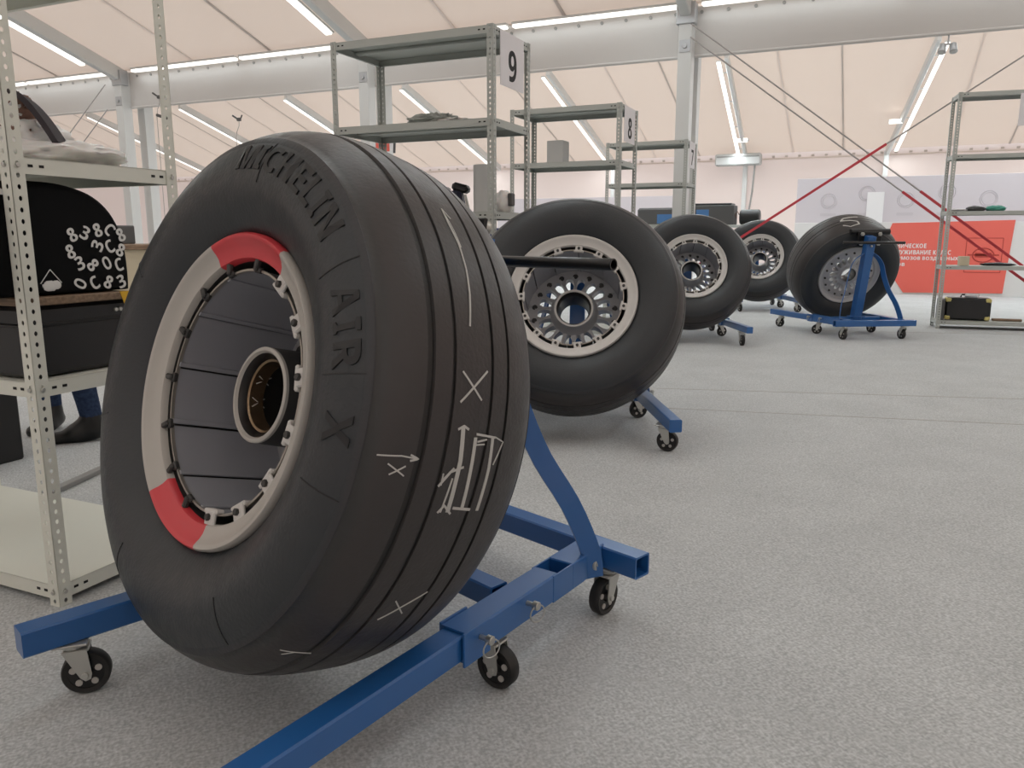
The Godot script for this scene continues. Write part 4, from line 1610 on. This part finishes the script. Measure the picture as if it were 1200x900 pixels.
func build_background() -> void:
	var m: MB
	# grey partition with its red banner
	var z := -15.5
	m = MB.new()
	m.box(Vector3(1.85, 1.01, z - 0.03), Vector3(6.2, 2.02, 0.06), 0.004)
	var pt := obj("partition", m, M.partition)
	tag(pt, "long lilac grey partition wall behind the red banner at the right", "partition")
	m = MB.new()
	for k in 8:
		var cx := -0.7 + k * 0.62
		for r in [0.13, 0.10]:
			var ring := []
			for a in 24:
				ring.append(Vector3(cx + r * cos(TAU * a / 24), 1.62 + 0.12 * (k % 2), z + 0.001) + Vector3(0, r * sin(TAU * a / 24), 0))
			m.tube(ring, 0.007, 4, true)
		m.box(Vector3(cx, 1.38, z + 0.001), Vector3(0.26, 0.05, 0.004))
	obj("faint_emblems", m, M.partition_print, pt)
	m = MB.new()
	m.box(Vector3(0.06, 1.48, z + 0.015), Vector3(0.27, 0.56, 0.03), 0.003)
	tag(obj("white_panel", m, M.panel_white, pt), "narrow white panel")
	m = MB.new()
	m.box(Vector3(1.85, 0.62, z + 0.02), Vector3(6.2, 1.24, 0.04), 0.003)
	tag(obj("foot_boards", m, M.panel_base, pt), "low white boards")
	var ban := thing("red_banner", "red hexagonal banner with white lettering on the partition", "banner", Vector3(0, 0, z + 0.048))
	m = MB.new()
	m.prism(PackedVector2Array([Vector2(0.36, 1.225), Vector2(2.19, 1.265), Vector2(2.12, 0.055), Vector2(0.62, 0.03), Vector2(0.18, 0.66)]), 0.0, 0.008)
	obj("panel", m, M.banner_red, ban)
	var lines := [["ТЕХНИЧЕСКОЕ", 0.30, 0.80, 0.62], ["ОБСЛУЖИВАНИЕ КОЛЕС", 0.30, 0.69, 1.00], ["И ТОРМОЗОВ ВОЗДУШНЫХ", 0.30, 0.58, 1.12], ["СУДОВ", 0.30, 0.47, 0.31]]
	for l in lines:
		var t := flat_text(l[0], Transform3D(Basis(), Vector3(l[1], l[2], 0.0085)), 0, 0, 0.075, 0.002, l[3])
		obj("lettering", t, M.white_print, ban)
	m = MB.new()
	var fr := [Vector3(1.52, 0.97, 0), Vector3(2.05, 0.97, 0), Vector3(2.05, 0.40, 0), Vector3(1.52, 0.40, 0)]
	for i in 4:
		m.bar(fr[i] + Vector3(0, 0, 0.009), fr[(i + 1) % 4] + Vector3(0, 0, 0.009), 0.012, 0.003, Vector3(0, 0, 1))
	var e := []
	for a in 32:
		e.append(Vector3(1.78 + 0.155 * cos(TAU * a / 32), 0.69 + 0.115 * sin(TAU * a / 32), 0.009))
	m.tube(e, 0.011, 6, true)
	m.box(Vector3(1.78, 0.69, 0.010), Vector3(0.46, 0.022, 0.004))
	m.box(Vector3(1.78, 0.69, 0.010), Vector3(0.24, 0.075, 0.004))
	obj("emblem", m, M.banner_dark, ban)
	# second partition far behind the shelves
	m = MB.new()
	m.box(Vector3(-8.4, 1.12, -25.0), Vector3(6.6, 2.24, 0.06), 0.004)
	tag(obj("partition", m, M.partition), "distant lilac partition beyond the second wheel", "partition")
	# bench with equipment behind the third wheel
	var b := thing("workbench", "grey workbench carrying the dark cases behind the third wheel", "bench", Vector3(-2.66, 0, -13.3))
	m = MB.new()
	m.box(Vector3(0, 1.16, 0), Vector3(2.1, 0.04, 0.6), 0.004)
	obj("top", m, M.shelf_grey, b)
	for sx in [-1.0, 1.0]:
		for sz in [-1.0, 1.0]:
			m = MB.new()
			m.box(Vector3(sx * 1.0, 0.57, sz * 0.26), Vector3(0.05, 1.14, 0.05), 0.003)
			obj("leg", m, M.shelf_grey, b)
	var c := thing("equipment_case", "dark grey case with a blue front panel, left on the workbench", "case", Vector3(-3.12, 1.181, -13.3))
	m = MB.new()
	m.box(Vector3(0, 0.14, 0), Vector3(0.88, 0.28, 0.4), 0.03)
	obj("body", m, M.grey_case, c)
	m = MB.new()
	m.box(Vector3(0.10, 0.10, 0.202), Vector3(0.40, 0.15, 0.008), 0.002)
	obj("front_panel", m, M.blue_screen, c)
	c = thing("equipment_case", "taller dark brown case beside the column on the workbench", "case", Vector3(-2.36, 1.181, -13.3))
	m = MB.new()
	m.box(Vector3(0.06, 0.155, 0), Vector3(0.62, 0.31, 0.4), 0.01)
	obj("body", m, M.grey_case, c)
	m = MB.new()
	m.box(Vector3(0.0, 0.325, 0), Vector3(0.66, 0.03, 0.38), 0.006)
	obj("lid", m, M.case_black, c)
	m = MB.new()
	m.box(Vector3(-0.12, 0.17, 0.203), Vector3(0.20, 0.14, 0.008), 0.002)
	obj("front_panel", m, M.blue_screen, c)
	c = thing("bag_roll", "rounded black roll bag at the right end of the workbench", "bag", Vector3(-1.765, 1.181, -13.3))
	m = MB.new()
	m.cyl(Vector3(-0.15, 0.12, 0), Vector3(0.16, 0.12, 0), 0.12, -1, 20, 0.02)
	obj("body", m, M.case_black, c)
	m = MB.new()
	m.tube([Vector3(-0.20, 0.10, 0.03), Vector3(-0.22, 0.17, 0.03), Vector3(-0.19, 0.21, 0.03), Vector3(-0.16, 0.16, 0.05)], 0.008, 6)
	obj("handle", m, M.brown_cloth, c)
	# counter seen between the bag and the near tire
	b = thing("counter", "tan wooden counter seen between the black bag and the nearest tire", "counter", Vector3(-6.55, 0, -5.7))
	m = MB.new()
	m.box(Vector3(0, 0.90, 0), Vector3(1.5, 0.05, 0.7), 0.006)
	obj("top", m, M.wood, b)
	m = MB.new()
	m.box(Vector3(0, 0.4375, 0), Vector3(1.4, 0.875, 0.6), 0.004)
	obj("front", m, M.cream, b)
	m = MB.new()
	m.box(Vector3(-6.85, 0.926 + 0.09, -5.7), Vector3(0.22, 0.18, 0.2), 0.01)
	tag(obj("counter_box", m, M.grey_case), "small dark box standing on the tan counter", "box")
	# heater box and floodlights on the far rafters
	c = thing("air_heater", "long pale heater box hung under the far eave at the top of a post", "heater", Vector3(-4.55, 3.50, -30.45))
	m = MB.new()
	m.box(Vector3(0, 0.24, 0), Vector3(1.62, 0.42, 0.42), 0.05)
	obj("body", m, M.pale_grey, c)
	m = MB.new()
	m.box(Vector3(0, 0.34, 0.21), Vector3(1.5, 0.05, 0.02), 0.006)
	m.box(Vector3(0, 0.06, 0.16), Vector3(1.5, 0.04, 0.12), 0.006)
	obj("air_slot", m, M.aluminium_dark, c)
	m = MB.new()
	m.tube([Vector3(-3.95, 3.60, -30.4), Vector3(-4.0, 2.6, -30.4), Vector3(-4.12, 1.6, -30.42), Vector3(-4.2, 0.4, -30.45), Vector3(-4.2, 0.03, -30.4)], 0.035, 6)
	tag(obj("heater_cable", m, M.aluminium_dark), "grey cable hanging down from the heater box", "cable")
	for q in [[-4.28, 4.30, -29.3, "above the heater box"], [0.50, 4.55, -28.4, "above the grey partition"]]:
		c = thing("flood_lamp", "small bright flood lamp clamped to the far rafter " + q[3], "lamp", Vector3(q[0], q[1], q[2]), 0.0, "flood lamps on the far rafters")
		m = MB.new()
		m.box(Vector3(0, 0, 0), Vector3(0.42, 0.10, 0.16), 0.01)
		obj("housing", m, M.bracket, c)
		m = MB.new()
		m.box(Vector3(0, -0.02, 0.085), Vector3(0.38, 0.14, 0.02), 0.006)
		obj("lamp_glass", m, M.led, c)
		var al := AreaLight3D.new()
		al.name = "lamp_light"
		al.area_size = Vector2(0.38, 0.14)
		al.light_energy = 0.12
		al.light_color = Color(1, 0.97, 0.93)
		al.shadow_enabled = true
		al.set("area_range", 60.0)
		al.transform = Transform3D(Basis(Vector3.UP, PI), Vector3(0, -0.02, 0.10))
		c.add_child(al)
	# twin spotlight at the foot of the valance
	c = thing("twin_spotlight", "grey twin spotlight hanging under the valley beam at the upper right", "lamp", Vector3(0.66, 3.245, ZG))
	c.scale = Vector3.ONE * 0.8
	m = MB.new()
	m.cyl(Vector3(0, 0, 0), Vector3(0, -0.12, 0), 0.012, -1, 8)
	m.box(Vector3(0, -0.12, 0), Vector3(0.16, 0.02, 0.03), 0.003)
	obj("bracket", m, M.bracket, c)
	for s in [-1.0, 1.0]:
		m = MB.new()
		m.cyl(Vector3(s * 0.065, -0.12, 0.0), Vector3(s * 0.075, -0.24, 0.05), 0.045, 0.055, 16, 0.006)
		obj("lamp_head", m, M.bracket, c)
		m = MB.new()
		m.cyl(Vector3(s * 0.075, -0.238, 0.049), Vector3(s * 0.0755, -0.246, 0.052), 0.045, -1, 16, 0.002)
		obj("lens", m, M.pale_grey, c)
	# clip lamps by the left columns
	for q in [[-11.35, 3.36, ZG + 0.2, "on the left tent columns", true], [-8.24, 2.62, -9.0, "above the shoulder of the nearest tire", false]]:
		c = thing("clip_lamp", "small dark clip with a dangling wire " + q[3], "clip", Vector3(q[0], q[1], q[2]), 0.3, "dark clips hanging on wires")
		c.scale = Vector3.ONE * (0.7 if q[4] else 0.55)
		m = MB.new()
		m.box(Vector3(0, 0, 0), Vector3(0.10, 0.08, 0.08), 0.01)
		m.cyl(Vector3(-0.05, 0.02, 0), Vector3(-0.17, 0.10, 0), 0.022, -1, 8, 0.004)
		m.cyl(Vector3(0.05, 0.02, 0), Vector3(0.09, 0.11, 0), 0.018, -1, 8, 0.004)
		obj("clip", m, M.grey_case, c)
		m = MB.new()
		m.tube([Vector3(0, -0.03, 0), Vector3(0.01, -0.15, 0.02), Vector3(-0.06, -0.30, 0.02), Vector3(-0.10, -0.45, 0.0), Vector3(-0.10, -q[1] / (0.7 if q[4] else 0.55) + 0.02, 0.0)], 0.008, 6)
		obj("wire", m, M.cable, c)
		if q[4]:
			m = MB.new()
			m.box(Vector3(0.05, -0.47, 0), Vector3(0.34, 0.07, 0.08), 0.02, Basis(Vector3(0, 0, 1), -0.3))
			obj("lower_clip", m, M.grey_case, c)
	# small red flag on the column behind unit nine
	c = thing("red_flag", "small red and white flag hanging on the column behind unit nine", "flag", Vector3(-6.76, 2.25, ZG + 0.32))
	m = MB.new()
	m.box(Vector3(0, 0.12, 0), Vector3(0.24, 0.24, 0.01))
	obj("cloth", m, M.banner_red, c)
	m = MB.new()
	m.box(Vector3(0.15, 0.11, 0), Vector3(0.05, 0.22, 0.01))
	obj("white_edge", m, M.white_card, c)
	m = MB.new()
	m.bar(Vector3(0.20, -0.03, 0), Vector3(0.22, 0.24, 0), 0.03, 0.02, Vector3(0, 0, 1))
	obj("dark_edge", m, M.grey_case, c)
	m = MB.new()
	m.bar(Vector3(-0.34, 0.245, -0.10), Vector3(0.22, 0.245, 0.0), 0.012, 0.012)
	obj("rod", m, M.aluminium, c)
	# crossed wires of the bay, grey above and red below
	var zc := ZG + 0.35
	for q in [[Vector3(-2.2, 3.58, zc), Vector3(2.62, -0.12, zc), 0.56, "upper of the two falling to the right", 0.009], [Vector3(-2.2, 3.42, zc + 0.02), Vector3(2.50, -0.16, zc + 0.02), 0.535, "lower of the two falling to the right", 0.009], [Vector3(2.6, 3.72, zc + 0.06), Vector3(-2.15, 0.52, zc + 0.06), 0.525, "the single one falling to the left", 0.009]]:
		c = thing("brace_strap", "wind brace of grey wire and red strap, " + q[3], "strap", Vector3.ZERO, 0.0, "crossed wind braces")
		var mid: Vector3 = q[0].lerp(q[1], q[2])
		var end: Vector3 = q[1]
		if end.y < 0.03:
			end = q[0].lerp(q[1], (q[0].y - 0.03) / (q[0].y - q[1].y))
		m = MB.new()
		m.tube([q[0], mid], q[4], 8)
		obj("wire", m, M.cable, c)
		m = MB.new()
		m.bar(mid, end, 0.008, 0.030, Vector3.UP, 0.002)
		obj("strap", m, M.red_strap, c)
	for q in [[Vector3(-12.45, 3.62, zc), Vector3(-17.2, 0.03, zc), "upper"], [Vector3(-12.45, 3.20, zc), Vector3(-16.6, 0.03, zc), "lower"]]:
		m = MB.new()
		m.tube([q[0], q[1]], 0.009, 6)
		tag(obj("brace_wire", m, M.cable), "thin grey brace wire falling left from the leftmost column, the %s one" % q[2], "wire", "brace wires at the left column")


func build_person() -> void:
	# a person bending down behind the near shelf: only the shins and shoes show
	var p := thing("person", "person in blue jeans and black shoes standing behind the near shelf", "person")
	var lf := Vector3(-3.86, 0, -2.70)
	var rf := Vector3(-3.46, 0, -2.62)
	var lk := lf + Vector3(0.04, 0.50, 0.05)
	var rk := rf + Vector3(-0.02, 0.50, 0.05)
	var lh := Vector3(-3.82, 0.90, -2.80)
	var rh := Vector3(-3.64, 0.90, -2.78)
	var waist := Vector3(-3.68, 0.98, -2.66)
	var chest := Vector3(-3.52, 1.06, -2.38)
	var neck := Vector3(-3.42, 1.04, -2.20)
	var head := Vector3(-3.37, 0.985, -2.09)
	var ls := chest + Vector3(-0.17, 0.0, 0.02)
	var rs := chest + Vector3(0.16, -0.02, -0.06)
	var le := ls + Vector3(0.0, -0.28, 0.04)
	var re := rs + Vector3(0.02, -0.28, 0.02)
	var lw := le + Vector3(0.04, -0.20, 0.10)
	var rw := re + Vector3(-0.04, -0.20, 0.10)
	var body := MB.new()
	body.nets([[lf + Vector3(0, 0.09, 0), lk, 0.034, 0.055], [rf + Vector3(0, 0.09, 0), rk, 0.034, 0.055], [lk, lh, 0.055, 0.08], [rk, rh, 0.055, 0.08], [lh, waist, 0.08, 0.10], [rh, waist, 0.08, 0.10],
		[waist, chest, 0.11, 0.115], [chest, neck, 0.09, 0.05], [neck, head, 0.05, 0.06], [ls, rs, 0.06, 0.06], [ls, le, 0.045, 0.036], [re, rs, 0.036, 0.045], [le, lw, 0.036, 0.026], [re, rw, 0.036, 0.026],
		[lw, lw + Vector3(0.01, -0.07, 0.03), 0.026, 0.022], [rw, rw + Vector3(-0.01, -0.07, 0.03), 0.026, 0.022], [head, head + Vector3(0.02, -0.01, 0.02), 0.085, 0.078], [head + Vector3(0.03, -0.06, 0.06), head + Vector3(0.035, -0.065, 0.065), 0.05, 0.045],
		[lf + Vector3(0, 0.06, 0), lf + Vector3(0.03, 0.035, 0.10), 0.030, 0.018], [rf + Vector3(0, 0.06, 0), rf + Vector3(-0.06, 0.035, 0.08), 0.030, 0.018]], 0.016, 0.03)
	for s in [[lw, 1.0], [rw, -1.0]]:
		var w: Vector3 = s[0]
		var k: float = s[1]
		var palm := w + Vector3(0.01 * k, -0.07, 0.03)
		var fing := []
		for f in 4:
			var r := palm + Vector3((f - 1.5) * 0.019, -0.018, 0.012)
			var l: float = [0.036, 0.042, 0.039, 0.030][f]
			fing.append([palm, r, 0.012, 0.010])
			fing.append([r, r + Vector3(0, -l, 0.010), 0.0095, 0.0085])
			fing.append([r + Vector3(0, -l, 0.010), r + Vector3(0, -l * 1.75, -0.008), 0.0085, 0.0075])
		fing.append([palm + Vector3(0.02 * k, 0.02, 0.01), palm + Vector3(0.045 * k, -0.01, 0.025), 0.011, 0.009])
		fing.append([palm + Vector3(0.045 * k, -0.01, 0.025), palm + Vector3(0.05 * k, -0.035, 0.03), 0.009, 0.008])
		body.nets(fing, 0.005, 0.008)
	obj("body", body, M.skin, p)
	var j := MB.new()
	j.nets([[lf + Vector3(0, 0.13, 0.0), lk, 0.050, 0.066], [rf + Vector3(0, 0.13, 0.0), rk, 0.050, 0.066], [lk, lh, 0.066, 0.10], [rk, rh, 0.066, 0.10], [lh, waist, 0.11, 0.125], [rh, waist, 0.11, 0.125]], 0.016, 0.035, 0.085)
	obj("jeans", j, M.denim, p)
	var s2 := MB.new()
	s2.nets([[waist, chest, 0.135, 0.14], [chest, neck, 0.11, 0.062], [ls, rs, 0.08, 0.08], [ls, le, 0.062, 0.055], [re, rs, 0.055, 0.062], [lw.lerp(le, 0.2), le, 0.042, 0.055], [rw.lerp(re, 0.2), re, 0.042, 0.055]], 0.016, 0.04)
	obj("dark_jacket", s2, M.black_cloth, p)
	var h := MB.new()
	h.nets([[head + Vector3(-0.01, 0.03, -0.02), head + Vector3(0.02, 0.035, 0.03), 0.082, 0.07], [head + Vector3(-0.03, 0.0, -0.02), head + Vector3(-0.035, -0.02, 0.0), 0.075, 0.06]], 0.010, 0.03)
	obj("hair", h, M.hair, p)
	for q in [[lf, Vector3(0.06, 0, 0.16)], [rf, Vector3(-0.11, 0, 0.13)]]:
		var a: Vector3 = q[0]
		var d: Vector3 = q[1]
		var sh := MB.new()
		sh.nets([[a + Vector3(0, 0.05, 0) - d * 0.22, a + Vector3(0, 0.04, 0) + d * 0.3, 0.037, 0.040], [a + Vector3(0, 0.15, 0), a + Vector3(0, 0.06, 0), 0.046, 0.046], [a + Vector3(0, 0.10, 0), a + Vector3(0, 0.05, 0) + d * 0.45, 0.042, 0.040], [a + Vector3(0, 0.03, 0) + d * 0.3, a + Vector3(0, 0.024, 0) + d * 0.95, 0.040, 0.033]], 0.009, 0.03, 0.001)
		obj("shoe", sh, M.leather, p)
